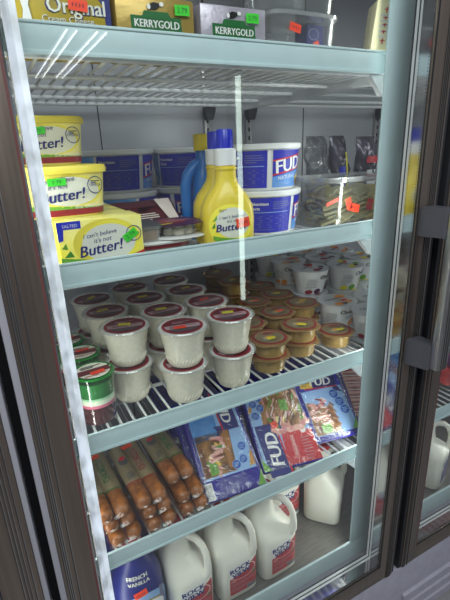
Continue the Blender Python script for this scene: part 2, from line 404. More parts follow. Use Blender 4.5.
# doors
YD = -.12
def door(x0, x1, sl, sr, handle, e0='frame_edge', e1='frame_edge'):
    z0, z1 = .268, ZT
    d = MB()
    def stile(a, c, flip):
        d.box(a, c, YD, YD+.045, z0, z1, 'bronze', .002)
        n = [.10, .16, .22, .40] if not flip else [.55, .64, .73, .84]
        for t in n:
            x = a+(c-a)*t; d.box(x-.0008, x+.0008, YD-.0012, YD+.001, z0+.0, z1, 'groove')
            d.box(x+.0008, x+.0018, YD-.0008, YD+.001, z0, z1, 'brushed')
    stile(x0+.0095, x0+sl, False); stile(x1-sr, x1-.008, True)
    d.box(x0+.0095, x1-.008, YD+.0005, YD+.045, z0, z0+.05, 'bronze', .002)
    o = d.build('door', cooler)
    MB().box(x0, x0+.0095, YD+.002, YD+.045, z0, z1, e0, .002).build('edge_strip', o)
    MB().box(x1-.008, x1, YD+.002, YD+.045, z0, z1, e1, .002).build('edge_strip', o)
    gl = MB()
    gx0, gx1, gz0 = x0+sl-.006, x1-sr+.006, z0+.044
    gl.box(gx0, gx1, YD+.0025, YD+.0055, gz0, z1, 'door_glass'); gl.build('glass_pane', o)
    sp = MB()
    for x, w in ((x0+sl+.0005, .004), (x1-sr-.0045, .004)):
        sp.box(x, x+w, YD+.006, YD+.030, z0+.05, z1, 'mirror_alu')
    sp.box(x0+sl, x1-sr, YD+.006, YD+.030, z0+.0505, z0+.0545, 'mirror_alu')
    xs = x1-sr-.0047; z = .34
    k = 0
    while z < 1.9:
        for yy in (YD+.0085, YD+.0275): sp.box(xs-.0003, xs+.0004, yy-.0005, yy+.0005, z, z+.0022, 'dgrey')
        z += .0055
    sp.build('spacer_bar', o)
    gk = MB(); gk.box(x0+sl-.004, x0+sl+.002, YD+.0003, YD+.0025, z0+.05, z1, 'gasket_red'); gk.box(x1-sr-.001, x1-sr+.003, YD+.0003, YD+.0025, z0+.05, z1, 'black_rubber')
    gk.box(x0+sl, x1-sr, YD+.0003, YD+.0025, z0+.049, z0+.052, 'black_rubber'); 
    for xa, xb in ((x0+sl, x0+sl+.0025), (x1-sr-.0035, x1-sr)):
        for ya, yb, mm in ((.0305, .0355, 'chrome'), (.0355, .0385, 'black_rubber'), (.0385, .0440, 'chrome'), (.0440, .0475, 'black_rubber')): gk.box(xa, xb, YD+ya, YD+yb, z0+.05, z1, mm)
    for ya, yb, mm in ((.0305, .0355, 'chrome'), (.0355, .0385, 'black_rubber'), (.0385, .0440, 'chrome'), (.0440, .0475, 'black_rubber')): gk.box(x0+sl, x1-sr, YD+ya, YD+yb, z0+.0495, z0+.0535, mm)
    gk.build('gasket', o)
    if handle:
        for z in (1.197, .927):
            h = MB()
            h.prism(
                    [(x1-sr+.004, YD+.001), (x1-.012, YD+.001), (x1-.014, YD-.022), (x1-.008, YD-.047), (x1-.030, YD-.052), (x1-.040, YD-.046), (x1-sr+.004, YD-.012)],
                    lambda u, v, dd: (u, v, dd), z-.027, z+.027, 'handle_plastic')
            h.build('handle_bracket', o)
        g = MB(); g.box(x1-.036, x1-.004, YD-.068, YD-.046, .902, 1.220, 'brushed', .005, seg=3)
        for t in (.3, .5, .7): g.box(x1-.036+.032*t-.0006, x1-.036+.032*t+.0006, YD-.0686, YD-.066, .905, 1.216, 'groove')
        g.build('handle_grip', o)
    return o
door(-.088, .687, .055, .055, True, e1='black_rubber')
door(.705, 1.43, .060, .060, False, e0='black_rubber')
door(-.83, -.1015, .060, .060, False)
MB().box(-.1015, -.088, YD+.05, YD+.054, .27, ZT, 'black_rubber').build('door_gap_seal', cooler)
MB().box(.687, .705, YD+.05, YD+.054, .27, ZT, 'black_rubber').build('door_gap_seal', cooler)

# ------------------------------------------------------------------ shelves
ZR = [1.503, 1.186, .883, .612]; SURF = [z-.030 for z in ZR]; RH = .0384
names = ['top', 'second', 'third', 'lowest']
def shelf(i, x0, x1, where):
    zt = ZR[i]; zs = SURF[i]
    t = thing('wire_shelf', where, 'shelf', (0, 0, 0), 0, 'white wire shelves')
    r = MB(); r.box(x0, x1, -.003, .0015, zt-RH, zt, 'aqua_paint', .0008); r.box(x0, x1, -.0048, -.001, zt-.0035, zt+.0005, 'aqua_paint', .001); r.box(x0, x1, -.0056, -.001, zt-RH-.0005, zt-RH+.0050, 'aqua_paint', .001)
    r.build('price_rail', t)
    w = MB(); n = int((x1-x0)/.0245)
    for k in range(n+1):
        x = x0+.006+k*(x1-x0-.012)/n; w.tube([(x, .001, zs-.0026), (x, .578, zs-.0026)], .0026, 'wire_white', 6)
    for y in (.006, .165, .296, .45, .574): w.tube([(x0, y, zs-.0085), (x1, y, zs-.0085)], .0042, 'wire_white', 8)
    w.build('wire_deck', t)
    for x, s in ((x0, 1), (x1, -1)):
        g = MB(); g.prism([(-.001, 0), (.034, 0), (-.001, -.036)], lambda u, v, d: (x+s*u, d, zt-RH-.002+v), .0, .012, 'wire_white')
        g.box(min(x, x-s*.004), max(x, x-s*.004), -.0, .578, zs-.022, zs-.004, 'wire_white'); g.build('end_bracket', t)
for i in range(4):
    shelf(i, -.056, .642, ['topmost white wire shelf with aqua price rail, holding boxed butter', 'second wire shelf down, holding yellow butter tubs and bottles', 'third wire shelf down, crowded with small dessert cups', 'fourth wire shelf down, holding sausages and ham packs'][i])
for i in range(4):
    shelf(i, .664, 1.325, ['topmost wire shelf of the bay right of the aqua post', 'second wire shelf in the bay right of the aqua post', 'wire shelf under the yogurt cups right of the aqua post', 'lowest wire shelf seen through the door on the far right'][i])

# ================================================================== TOP SHELF
Z1, Z2, Z3, Z4, Z5 = SURF[0], SURF[1], SURF[2], SURF[3], .238
ORD = ['first', 'second', 'third', 'fourth', 'fifth', 'sixth', 'seventh', 'eighth', 'ninth', 'tenth']

# cream cheese box: gold carton with a navy shoulder
t = thing('cream_cheese_box', 'gold and blue cream cheese carton at the left end of the top shelf', 'box', (.055, .02, Z1))
m = MB(); m.box(-.075, .075, .012, .075, 0, .105, 'gold', .0015); m.build('carton', t)
d = Decal(lambda u, v, o: (u, .012-o, v))
d.poly([(.068, .0), (.075, 0), (.075, .105), (.0, .105), (.03, .088), (.055, .076), (.066, .062)], 'navy', 0)
d.poly([(-.075, .105), (-.02, .105), (-.028, .09), (-.042, .082), (-.075, .080)], 'lemon', 0)
d.poly([(-.045, .03), (-.030, .03), (-.034, .055), (-.030, .07), (-.037, .078), (-.045, .068), (-.041, .05)], 'pearl', 1)
d.poly([(-.041, .074), (-.033, .074), (-.033, .080), (-.041, .080)], 'royal', 2)
d.text('Original', .029, .0490, .027, 'navy', 1, bold=.03, sx=.98); d.text('Original', .0282, .0498, .027, 'offwhite', 3, sx=.92, bold=.02)
d.text('Cream Cheese', .016, .0375, .0115, 'navy', 1, bold=.03); d.text('Cream Cheese', .0156, .0379, .0115, 'offwhite', 3)
d.build('label', t)
sticker(t, lambda u, v, o: (u, .0105-o, v), .030, .060, 'orange', .026, .014, -.08)

def butter_block(name, wrap, label, x, w, h, gold):
    t = thing(name, label, 'butter', (x, .022, Z1))
    m = MB(); m.box(-w/2, w/2, .008, .070, 0, h, wrap, .004); m.build('foil_block', t)
    d = Decal(lambda u, v, o: (u, .008-o, v), .0006)
    y = .047; e = .040
    d.quad([(-e, y-.013), (e, y-.011), (e*.96, y+.010), (-e*1.02, y+.009)], 'dgreen', 0)
    d.poly([(-e*.6, y+.006), (e*.6, y+.007), (e*.45, y+.016), (-e*.5, y+.016)], 'dgreen', 1)
    d.text('KERRYGOLD', 0, y-.0055, .0145, 'white', 2, sx=.86, bold=.03)
    # cow mark
    for q in ([(-.010, .018), (-.002, .018), (.004, .021), (.006, .0265), (-.004, .0275), (-.010, .025)],): d.poly([(a, y+bb) for a, bb in q], 'black', 3)
    d.disc(.008, y+.0255, .0035, .003, 'white', 4, 10, 1); d.disc(-.012, y+.021, .0028, .0035, 'white', 4, 10, 1)
    d.lines(-.03, .03, .006, .022, 4, 'goldfoil' if not gold else 'kraft', 1)
    d.build('label', t)
    sticker(t, lambda u, v, o: (u, .006-o, v), .040 if gold else .032, y+.020, 'pgreen', .024, .014, .03)
butter_block('butter_block', 'gold_wrap', 'gold foil butter block with green banner between cream cheese box and silver block', .199, .124, .083, True)
butter_block('butter_block', 'silver_wrap', 'silver foil butter block with green banner right of the gold one', .332, .122, .083, False)

# clear containers stacked on the top shelf
t = thing('clear_tub', 'clear rectangular plastic tub with orange sticker right of the silver butter', 'container', (.478, .028, Z1))
m = MB(); m.loft([(0, .066, .050, 6, 0, .055), (.004, .069, .053, 6, 0, .055), (.080, .074, .058, 6, 0, .055), (.0805, .072, .056, 6, 0, .055), (.006, .067, .051, 6, 0, .055)], 'clear_plastic', 32, cap1=True); m.build('body', t)
m = MB(); m.loft([(.080, .077, .061, 6, 0, .055), (.086, .077, .061, 6, 0, .055), (.0865, .072, .056, 6, 0, .055)], 'clear_lid', 32); m.build('lid', t)
sticker(t, lambda u, v, o: (u, -.0035-o, v), -.030, .060, 'orange', .024, .013, -.2)
t2 = dup(t, (.478, .028, Z1+.0867), 0, 'upper clear plastic tub stacked on the one right of the silver butter', skip=('price_sticker',))
c = MB(); c.lathe([(.020, 0), (.024, .03), (.0245, .034), (.022, .035)], 'tub_white', 20); tag(c.build('dip_cup'), 'small white cup inside the clear tub on top shelf', 'cup'); COL.objects['dip_cup'].location = (.446, .075, Z1+.0065)
t = thing('printed_box', 'small dark blue printed box with orange sticker inside the clear tub', 'box', (.522, .060, Z1+.0065), .05)
m = MB(); m.box(-.020, .020, 0, .035, 0, .072, 'navy', .001); m.build('carton', t)
d = Decal(flat_front(0)); d.rect(-.0185, .0185, .002, .070, 'navy', -.6); d.ring(-.004, .056, .013, .010, 'lavender', 0, .2); d.lines(-.015, .015, .006, .026, 6, 'grey', 0); d.build('label', t)
sticker(t, flat_front(-.001), .004, .030, 'orange', .014, .030, .4)

t = thing('cream_carton', 'cream carton with red writing leaning beside the aqua post on top shelf', 'box', (.682, .046, Z1+.005), (0, .10, -.50))
m = MB(); m.box(-.028, .030, 0, .06, 0, .125, 'cream', .0015); m.build('carton', t)
d = Decal(flat_front(0)); d.rect(.010, .026, .045, .115, 'navy', 0)
d.lines(-.018, .006, .060, .105, 5, 'offwhite', 0)
for k in range(4): d.lines(.012, .024, .05+.016*k, .058+.016*k, 2, 'lavender', 1, seed=k)
# vertical red characters
for k, (a, bb) in enumerate(((.108, .010), (.094, .006), (.082, .006), (.070, .006), (.054, .010))):
    d.rect(-.012, -.002, a, a+.0016, 'red', 1, 2); d.rect(-.0085, -.006, a-bb*.5, a+bb*.5, 'red', 1, 2)
d.build('label', t)
t = thing('folded_pouch', 'long pale pouch lying on the top shelf beside the cream carton', 'pouch', (.605, .125, Z1+.013), .2)
m = MB(); m.pillow(.10, .16, .012, 'pearl_foil', wave=.002, rnd=5); m.build('pouch', t)

# ================================================================== SECOND SHELF
BSEC = lambda w, dd, h: [(0, w*.86, dd*.86, 5), (.003, w*.88, dd*.88, 5), (h, w*.98, dd*.98, 5)]
def spread_box(x, y, label, front=True, group=None):
    t = thing('spread_box', label, 'box', (x, y, Z2), 0, group)
    w, dp, h = .130, .063, .090
    m = MB(); m.box(-w/2, w/2, 0, dp, 0, h, 'butter_print', .001); m.build('carton', t)
    if front:
        d = Decal(flat_front(0), .0004)
        d.rect(-.065, -.030, .078, .0895, 'royal', 0); d.poly([(-.065, .0895), (-.065, .060), (-.058, .062), (-.056, .078)], 'royal', 1)
        d.text('SALTED', -.046, .081, .0065, 'white', 2)
        d.disc(.008, .052, .053, .037, 'lidyellow', 0, 32, 3); d.disc(.015, .052, .047, .034, 'byellow', 1, 32, 3); d.disc(.010, .052, .042, .029, 'offwhite', 1.5, 32, 3)
        d.poly([(-.065, .0), (.065, .0), (.065, .020), (.02, .022), (-.02, .028), (-.065, .036)], 'leaf', 1)
        d.poly([(.0, .0), (.065, .0), (.065, .034), (.04, .026)], 'red', 2); d.text('the ORIGINAL', .040, .020, .008, 'white', 4, ang=.2)
        d.poly([(-.06, .036), (-.05, .046), (-.045, .036)], 'green', 2); d.poly([(-.062, .050), (-.055, .058), (-.053, .048)], 'leaf', 2)
        d.text("I can't believe", -.003, .064, .0096, 'navy', 3, shear=.25, ang=.10); d.text("it's not", .000, .0545, .0100, 'navy', 3, shear=.25, ang=.10)
        d.text('Butter!', -.004, .0365, .0240, 'navy', 3, shear=.25, ang=.10, bold=.02)
        d.ring(.050, .062, .0125, .0125, 'navy', 3, .10); d.text('OMEGA', .050, .060, .0052, 'navy', 3)
        d.build('label', t)
        sticker(t, flat_front(-.001), .044, .060, 'pgreen', .024, .013, .55)
    return t
spread_box(.073, .008, 'yellow carton of buttery spread sticks at left front behind the rail')
GR_BOX = 'plain yellow cartons stacked behind the front carton'
for k, y in enumerate((.074, .140, .206)):
    spread_box(.068, y, ['yellow carton directly behind the front carton, under the large yellow tub', 'yellow carton third from the front under the tubs', 'rearmost yellow carton under the tubs'][k], False, GR_BOX)

TSEC = [(0, .056, .043, 4), (.003, .059, .046, 4), (.066, .066, .051, 4)]
def spread_tub(x, y, z, label):
    t = thing('spread_tub', label, 'tub', (x, y, z))
    m = MB(); m.loft(TSEC, 'butter_print', 48); m.build('tub', t)
    l = MB(); l.loft([(.0662, .0690, .054, 4), (.067, .0705, .0555, 4), (.074, .0705, .0555, 4), (.0775, .069, .054, 4), (.0782, .064, .049, 4), (.0768, .062, .047, 4)], 'lidyellow', 48); l.build('lid', t)
    d = Decal(around(TSEC, 'x'), .0006)
    d.disc(.004, .040, .046, .022, 'offwhite', 0, 32, 4); d.ring(.004, .040, .05, .025, 'byellow', 0, .08)
    d.rect(-.060, .062, .003, .013, 'dred', 0, 24); d.poly([(.0, .012), (.0615, .012), (.0625, .022), (.04, .020)], 'dred', 1)
    for k in range(10): d.quad([(-.058+.0115*k, .0125), (-.0465+.0115*k, .0125), (-.0465+.0115*k, .020-.0007*k), (-.058+.0115*k, .0205-.0007*k)], 'leaf', 0, 2)
    d.text('the ORIGINAL', .036, .0135, .0085, 'white', 4)
    d.text("I can't believe", -.016, .0535, .0108, 'navy', 3, shear=.25, ang=.09); d.text("it's not", -.012, .0445, .0102, 'navy', 3, shear=.25, ang=.09)
    d.text('Butter!', -.007, .0260, .0235, 'navy', 3, shear=.25, ang=.09, bold=.025)
    d.ring(.044, .0475, .0125, .0135, 'navy', 3, .10); d.text('OMEGA', .044, .0455, .0056, 'navy', 3); d.lines(.037, .051, .050, .056, 2, 'navy', 3)
    d.build('label', t)
    return t
tb = spread_tub(.036, .097, Z2+.0902, 'larger-looking yellow spread tub with red base on the front cartons')
sticker(tb, around(TSEC, 'x'), -.012, .055, 'pgreen', .026, .011, .02)
t2 = dup(tb, (.036, .203, Z2+.0902), 0, 'yellow spread tub hidden behind the front tub, carrying another tub', skip=('price_sticker',))
t3 = dup(tb, (.030, .196, Z2+.0902+.0785), 0, 'uppermost yellow spread tub behind and above the front tub')
MBt = None

# tray meals
t = thing('snack_tray', 'clear round snack tray of pale bites under purple film beside the butter carton', 'tray', (.232, .098, Z2+.0325))
m = MB(); m.lathe([(.033, 0), (.036, .003), (.040, .024), (.0405, .0245), (.038, .0245), (.034, .004)], 'clear_plastic', 32, cap1=False); m.loft([(.0, .050, .050, 2.6), (.0012, .052, .052, 2.6), (.0024, .050, .050, 2.6)], 'tub_white', 36); m.build('tray', t)
l = MB(); l.loft([(.0246, .048, .048, 3), (.0262, .048, .048, 3)], 'purple', 36)
l.build('film_lid', t)
d = Decal(flat_top(.0263)); d.disc(-.008, 0, .03, .025, 'dred', 0); d.rot_rect(-.030, -.03, .026, .006, .3, 'lemon', 2); d.lines(-.02, .03, -.012, .012, 4, 'pinkgrey', 2); d.build('label', t)
GR = 'pale bites in the snack tray'
bl = None
for k in range(6):
    a = k*PI/3+.3
    p = MB(); p.loft([(0, .008, .008, 2.4), (.003, .0112, .0112, 2.4), (.012, .0115, .0115, 2.4), (.017, .007, .007, 2.4)], 'white_ball', 14) if bl is None else None
    if bl is None: bl = p.build('cheese_bite'); tag(bl, 'pale rounded bite in the small clear snack tray', 'bite', GR); o = bl
    else: o = bl.copy(); COL.objects.link(o)
    o.location = (.232+.021*math.cos(a), .098+.021*math.sin(a), Z2+.0357)
t = thing('meal_tray', 'clear tray of brown food under red and grey film right of the butter carton', 'tray', (.196, .118, Z2))
m = MB(); m.loft([(0, .050, .050, 4), (.026, .056, .056, 4)], 'clear_lid', 36); m.loft([(.026, .060, .062, 4), (.029, .062, .064, 4), (.0315, .060, .062, 4)], 'tub_white', 36); m.build('tray', t)
m = MB(); m.loft([(.003, .046, .046, 4), (.02, .050, .050, 4)], 'food_brown', 28); m.build('filling', t)
d = Decal(around([(0, .050, .050, 4), (.026, .056, .056, 4)], 'x')); d.rect(-.05, .05, .018, .0255, 'dred', 0, 12); d.build('label', t)
t = thing('meal_tray', 'clear tray of dark brown food squeezed between butter carton and snack tray', 'tray', (.166, .110, Z2+.032))
m = MB(); m.loft([(0, .026, .045, 4), (.022, .030, .049, 4), (.0245, .033, .052, 4), (.027, .033, .052, 4)], 'clear_lid', 36); m.build('tray', t)
m = MB(); m.loft([(.002, .022, .042, 4), (.019, .027, .046, 4)], 'food_brown', 28); m.build('filling', t)
m = MB(); m.loft([(.0272, .032, .051, 4), (.0285, .031, .050, 4)], 'dgrey', 28); m.build('film_lid', t)
t = thing('snack_pouch', 'red-brown and pale triangular pouch lying behind the snack trays', 'pouch', (.206, .212, Z2+.052), (math.radians(40), 0, .1))
m = MB(); m.pillow(.165, .105, .012, 'maroon_wrap', wave=.002, rnd=3); m.build('pouch', t)
d = Decal(lambda u, v, o: (u, v, .0115+o-.06*abs(v)**1.6-.25*abs(u)**2.3), .003); d.poly([(-.075, -.03), (-.03, -.035), (-.06, .03), (-.075, .03)], 'pearl', 0); d.poly([(.035, .04), (.07, .04), (.07, -.04), (.05, -.03)], 'fleece', 0)
d.lines(-.02, .028, -.018, .004, 4, 'fleece', 1); d.lines(-.01, .028, .010, .022, 2, 'black', 1); d.build('label', t)
# support under the pouch
t = thing('meal_tray', 'flat clear tray beneath the red-brown pouch, nearly hidden', 'tray', (.238, .245, Z2))
m = MB(); m.loft([(0, .055, .035, 4), (.020, .060, .040, 4), (.023, .062, .042, 4)], 'clear_lid', 36); m.build('tray', t)
m = MB(); m.loft([(.003, .05, .030, 4), (.017, .055, .035, 4)], 'food_brown', 28); m.build('filling', t)

# ham tubs
HSEC = [(0, .074, .074, 2.2), (.003, .0765, .0765, 2.2), (.088, .085, .085, 2.2)]
def ham_tub(x, y, z, rot, label):
    t = thing('deli_tub', label, 'tub', (x, y, z), rot)
    m = MB(); m.loft(HSEC, 'tub_white', 56); m.build('tub', t)
    l = MB(); l.loft([(.0845, .0862, .0862, 2.2), (.085, .0888, .0888, 2.2), (.094, .0892, .0892, 2.2), (.0957, .087, .087, 2.2), (.096, .080, .080, 2.2), (.0945, .078, .078, 2.2)], 'tub_white', 56); l.build('lid', t)
    d = Decal(around(HSEC, 'a'), .0009)
    d.rect(-.108, -.008, .006, .082, 'blue', 0, 22, 2)           # side panel with the facts
    d.text('Nutrition', -.102, .066, .0095, 'white', 2, 'l', bold=.02); d.text('Facts', -.102, .056, .0095, 'white', 2, 'l', bold=.02)
    d.lines(-.056, -.014, .058, .076, 4, 'lavender', 1, .3); d.rect(-.104, -.014, .050, .0512, 'ltblue', 1, 12); d.lines(-.102, -.014, .012, .046, 8, 'lavender', 1, .22)
    d.rect(.004, .104, .006, .082, 'sky', 0, 22, 2); d.quad([(.004, .028), (.104, .046), (.104, .082), (.004, .082)], 'blue', 1, 16)
    d.quad([(.004, .059), (.104, .074), (.104, .0775), (.004, .0625)], 'red', 2, 12); d.quad([(.004, .030), (.104, .048), (.104, .0515), (.004, .0335)], 'red', 2, 12)
    d.text('FUD', .046, .040, .038, 'white', 3, shear=.12, ang=.16, bold=.03)
    d.text('NATURAL', .040, .0235, .0105, 'white', 3, ang=.1); d.lines(.010, .05, .009, .018, 3, 'ltblue', 2, .3)
    d.disc(.084, .020, .016, .013, 'cheese', 2); d.disc(.080, .016, .010, .008, 'brown', 3)
    for u0, kind in ((.112, 1), (-.224, 0)):
        d.rect(u0, u0+.108, .006, .082, 'blue' if kind else 'sky_print', 0, 22, 2)
        if not kind:
            for q in range(5): d.disc(u0+.030+.013*q, .022+.007*(q % 2), .009, .010, 'straw', 2, 12, 1)
            for q in range(4): d.disc(u0+.025+.016*q, .016, .008, .006, 'leaf', 3, 10, 1)
            d.disc(u0+.06, .060, .018, .011, 'royal', 2)
        else: d.lines(u0+.006, u0+.10, .02, .07, 7, 'lavender', 1, .22)
    d.build('label', t)
    return t
h = ham_tub(.488, .200, Z2, .42, 'lower blue and white tub in the right-hand stack on the second shelf')
HT = .0962
def hdup(x, y, z, rot, label): return dup(h, (x, y, z), rot, label)
hdup(.486, .200, Z2+HT, -.28, 'upper blue and white tub of the right-hand stack, brand panel facing forward')
hdup(.222, .430, Z2, 1.5, 'lower blue tub at rear left, behind the snack trays'); hdup(.218, .430, Z2+HT, .50, 'upper blue tub at rear left, beside the yellow butter tubs')
hdup(.408, .430, Z2, -.95, 'lower rear blue tub left of the blue bottle showing its brand name'); hdup(.402, .430, Z2+HT, .02, 'upper rear blue tub left of the blue bottle')

# squeeze bottles
q_w = .985
QS = [(0, .044, .028, 3), (.003, .0475, .031, 3), (.012, .050, .033, 2.8), (.060, .052, .034, 2.6), (.082, .050, .033, 2.5), (.100, .041, .030, 2.4), (.113, .030, .026, 2.2), (.124, .0225, .022, 2), (.134, .0195, .0195, 2), (.148, .0195, .0195, 2), (.1485, .0215, .0215, 2), (.1515, .0215, .0215, 2), (.152, .0190, .0190, 2), (.156, .0190, .0190, 2)]
QS = [(a_, b_*(q_w if a_ < .12 else 1), c_, n_) for a_, b_, c_, n_ in QS]
def squeeze(x, y, rot, label):
    t = thing('squeeze_bottle', label, 'bottle', (x, y, Z2), rot)
    m = MB(); m.loft(QS, 'squeeze_yellow', 48); m.build('bottle', t)
    c = MB(); c.lathe([(.0195, .1555), (.0205, .156), (.0205, .183), (.0192, .1845), (.014, .185)], 'tub_white', 32); c.build('collar', t)
    k = MB(); vs = [(.0148, .185), (.0146, .2155), (.0135, .217), (.010, .2175)]
    k.lathe(vs, 'cap_blue', 32)
    for i in range(20):
        a = 2*PI*i/20; k.tube([(.0147*math.cos(a), .0147*math.sin(a), .186), (.0145*math.cos(a), .0145*math.sin(a), .215)], .0007, 'cap_blue', 5)
    k.build('cap', t)
    d = Decal(around(QS, 'x'), .0006)
    cv = .050
    d.disc(.002, cv, .040, .039, 'byellow', 0, 40, 6); d.disc(.006, cv+.005, .031, .028, 'offwhite', 1, 36, 5)
    for kx in range(12):
        u0 = -.036+.006*kx
        def half(u): return .039*math.sqrt(max(0, 1-((u-.002)/.040)**2))
        b0, b1 = cv-half(u0), cv-half(u0+.006)
        tp = lambda u: .031-.11*(u+.036)+2.0*(u+.0)**2
        if tp(u0) > b0: d.quad([(u0, b0), (u0+.006, b1), (u0+.006, max(b1, tp(u0+.006))), (u0, tp(u0))], 'leaf', 2, 1)
        tr = lambda u: .019+.12*(u-.0)
        if tr(u0+.006) > b1: d.quad([(u0, b0), (u0+.006, b1), (u0+.006, tr(u0+.006)), (u0, max(b0, tr(u0)))], 'red', 3, 1)
    d.text("I can't believe", .004, .064, .0080, 'navy', 4, shear=.25, ang=.08); d.text("it's not", .006, .0565, .0078, 'navy', 4, shear=.25, ang=.08)
    d.text('Butter!', .002, .0415, .0190, 'navy', 4, shear=.25, ang=.08, bold=.02); d.text('the ORIGINAL', .016, .0185, .0060, 'white', 6, ang=.1)
    d.poly([(-.030, .058), (-.022, .062), (-.022, .070)], 'leaf', 3); d.poly([(-.032, .046), (-.026, .047), (-.026, .056)], 'green', 3)
    d.lines(-.018, -.004, .076, .082, 2, 'dgrey', 3, .3)
    d.build('label', t)
    return t
q1 = squeeze(.322, .060, -.36, 'front yellow squeeze bottle with blue cap and orange sticker')
q2 = dup(q1, (.342, .138, Z2), -.20, 'rear yellow squeeze bottle standing just behind the front one')
sticker(q1, around(QS, 'x'), .023, .055, 'orange', .024, .017, .12, 8)
# blue bottle with a built-in handle
t = thing('handled_bottle', 'blue handled plastic bottle with yellow cap behind the yellow squeeze bottles', 'bottle', (.345, .212, Z2))
m = MB()
m.loft([(0, .045, .028, 4, .0, 0), (.004, .048, .031, 4, .0, 0), (.03, .048, .031, 4, .0, 0)], 'jug_blue', 40)
m.loft([(.028, .036, .031, 4, .012, 0), (.09, .036, .031, 4, .012, 0), (.125, .034, .029, 3.5, .012, 0), (.150, .026, .025, 3, .010, 0), (.165, .017, .017, 2, .006, 0), (.183, .016, .016, 2, .004, 0)], 'jug_blue', 40)
m.tube([(.000, 0, .160), (-.018, 0, .152), (-.034, 0, .134), (-.040, 0, .112), (-.041, 0, .07), (-.040, 0, .02)], [.012, .0125, .0125, .012, .0115, .0115], 'jug_blue', 14)
m.build('bottle', t)
c = MB(); c.lathe([(.0185, .183), (.0190, .184), (.0185, .214), (.0165, .216)], 'yellow', 28, cx=.004)
c.build('cap', t)
d = Decal(lambda u, v, o: (u, -.031-o, v), .0006); d.quad([(-.020, .02), (.044, .02), (.044, .125), (-.006, .112)], 'cream', 0); d.disc(.016, .080, .020, .024, 'blue', 1); d.ring(.016, .080, .022, .026, 'navy', 2, .1)
d.text('D', .008, .070, .024, 'white', 3, bold=.03); d.lines(-.008, .04, .03, .05, 4, 'navy', 1, .3); d.build('label', t)

# clear deli container with slices
t = thing('clear_deli_box', 'large clear rectangular lidded container of slices at the right end', 'container', (.690, .137, Z2), -.0)
DS = [(0, .098, .058, 8), (.004, .101, .061, 8), (.108, .111, .068, 8)]
m = MB(); m.loft(DS, 'clear_plastic', 48, cap1=False); m.loft([(.1075, .109, .066, 8), (.006, .0995, .0595, 8)], 'clear_plastic', 48, cap0=False, cap1=True); m.build('body', t)
l = MB(); l.loft([(.104, .1125, .0695, 8), (.106, .1165, .0735, 8), (.116, .1165, .0735, 8), (.1165, .110, .067, 8), (.112, .108, .065, 8)], 'clear_lid', 48); l.build('lid', t)
fn = lambda u, v, o: (u, -.0675-o, v)
STX = (-.102, -.044, .010)
sticker(t, fn, STX[1]+.008, .048, 'orange', .028, .017, -.25); sticker(t, fn, STX[1]-.010, .058, 'orange', .015, .026, .3); sticker(t, fn, STX[2], .052, 'red', .019, .024, -.2); sticker(t, fn, STX[0], .066, 'orange', .036, .0075, .3)
GRS = 'folded slices in the clear container'
rg = random.Random(4); first = {}
def slab(kind, mtl, label):
    if kind not in first:
        p = MB(); n = 6; vs = []; fs = []
        for i in range(n+1):
            for j in range(5):
                u, v = i/n-.5, j/4-.5; vs.append((u*.040, v*.044, .004*math.sin(3*u)+.003*math.cos(4*v)))
        for i in range(n):
            for j in range(4): a = i*5+j; fs.append((a, a+5, a+6, a+1))
        k = len(vs); vs2 = [(x, y, z+.006) for x, y, z in vs]; fs2 = [f for f in fs]
        rim = [j for j in range(5)]+[i*5+4 for i in range(1, n+1)]+[n*5+j for j in range(3, -1, -1)]+[i*5 for i in range(n-1, 0, -1)]
        allf = [f[::-1] for f in fs]+[tuple(q+k for q in f) for f in fs]+[(rim[i], rim[(i+1) % len(rim)], rim[(i+1) % len(rim)]+k, rim[i]+k) for i in range(len(rim))]
        p.add(vs+vs2, allf, mtl); o = p.build(kind); first[kind] = o
    else: o = first[kind].copy(); COL.objects.link(o)
    return tag(o, label, 'slice', GRS+' ('+mtl.split('_')[0]+')')
for lay in range(7):
    for c in range(4):
        x = -.068+.046*c+rg.uniform(-.004, .004); z = .0135+lay*.0105
        if c == 0: 
            kind, mtl, lb = 'dark_patty', 'olive_dark', 'dark round-edged patty stacked at left inside the clear container'
        elif c == 3: kind, mtl, lb = 'pale_slice', 'straw', 'pale yellow slice at the right inside the clear container'
        else: kind, mtl, lb = 'green_slice', 'olive', 'olive green slice in the middle of the clear container'
        o = slab(kind, mtl, lb); o.location = (.690+x, .128+rg.uniform(-.006, .006), Z2+z); o.rotation_euler = (rg.uniform(-.1, .25), rg.uniform(-.12, .12), rg.uniform(-.4, .4))
    for c in range(3):
        o = slab('green_slice', 'olive', 'olive green slice in the middle of the clear container') if c < 2 else slab('pale_slice', 'straw', 'pale yellow slice at the right inside the clear container')
        o.location = (.690-.05+.055*c, .178, Z2+.0135+lay*.0105); o.rotation_euler = (rg.uniform(-.2, .1), rg.uniform(-.1, .1), rg.uniform(-.5, .5))

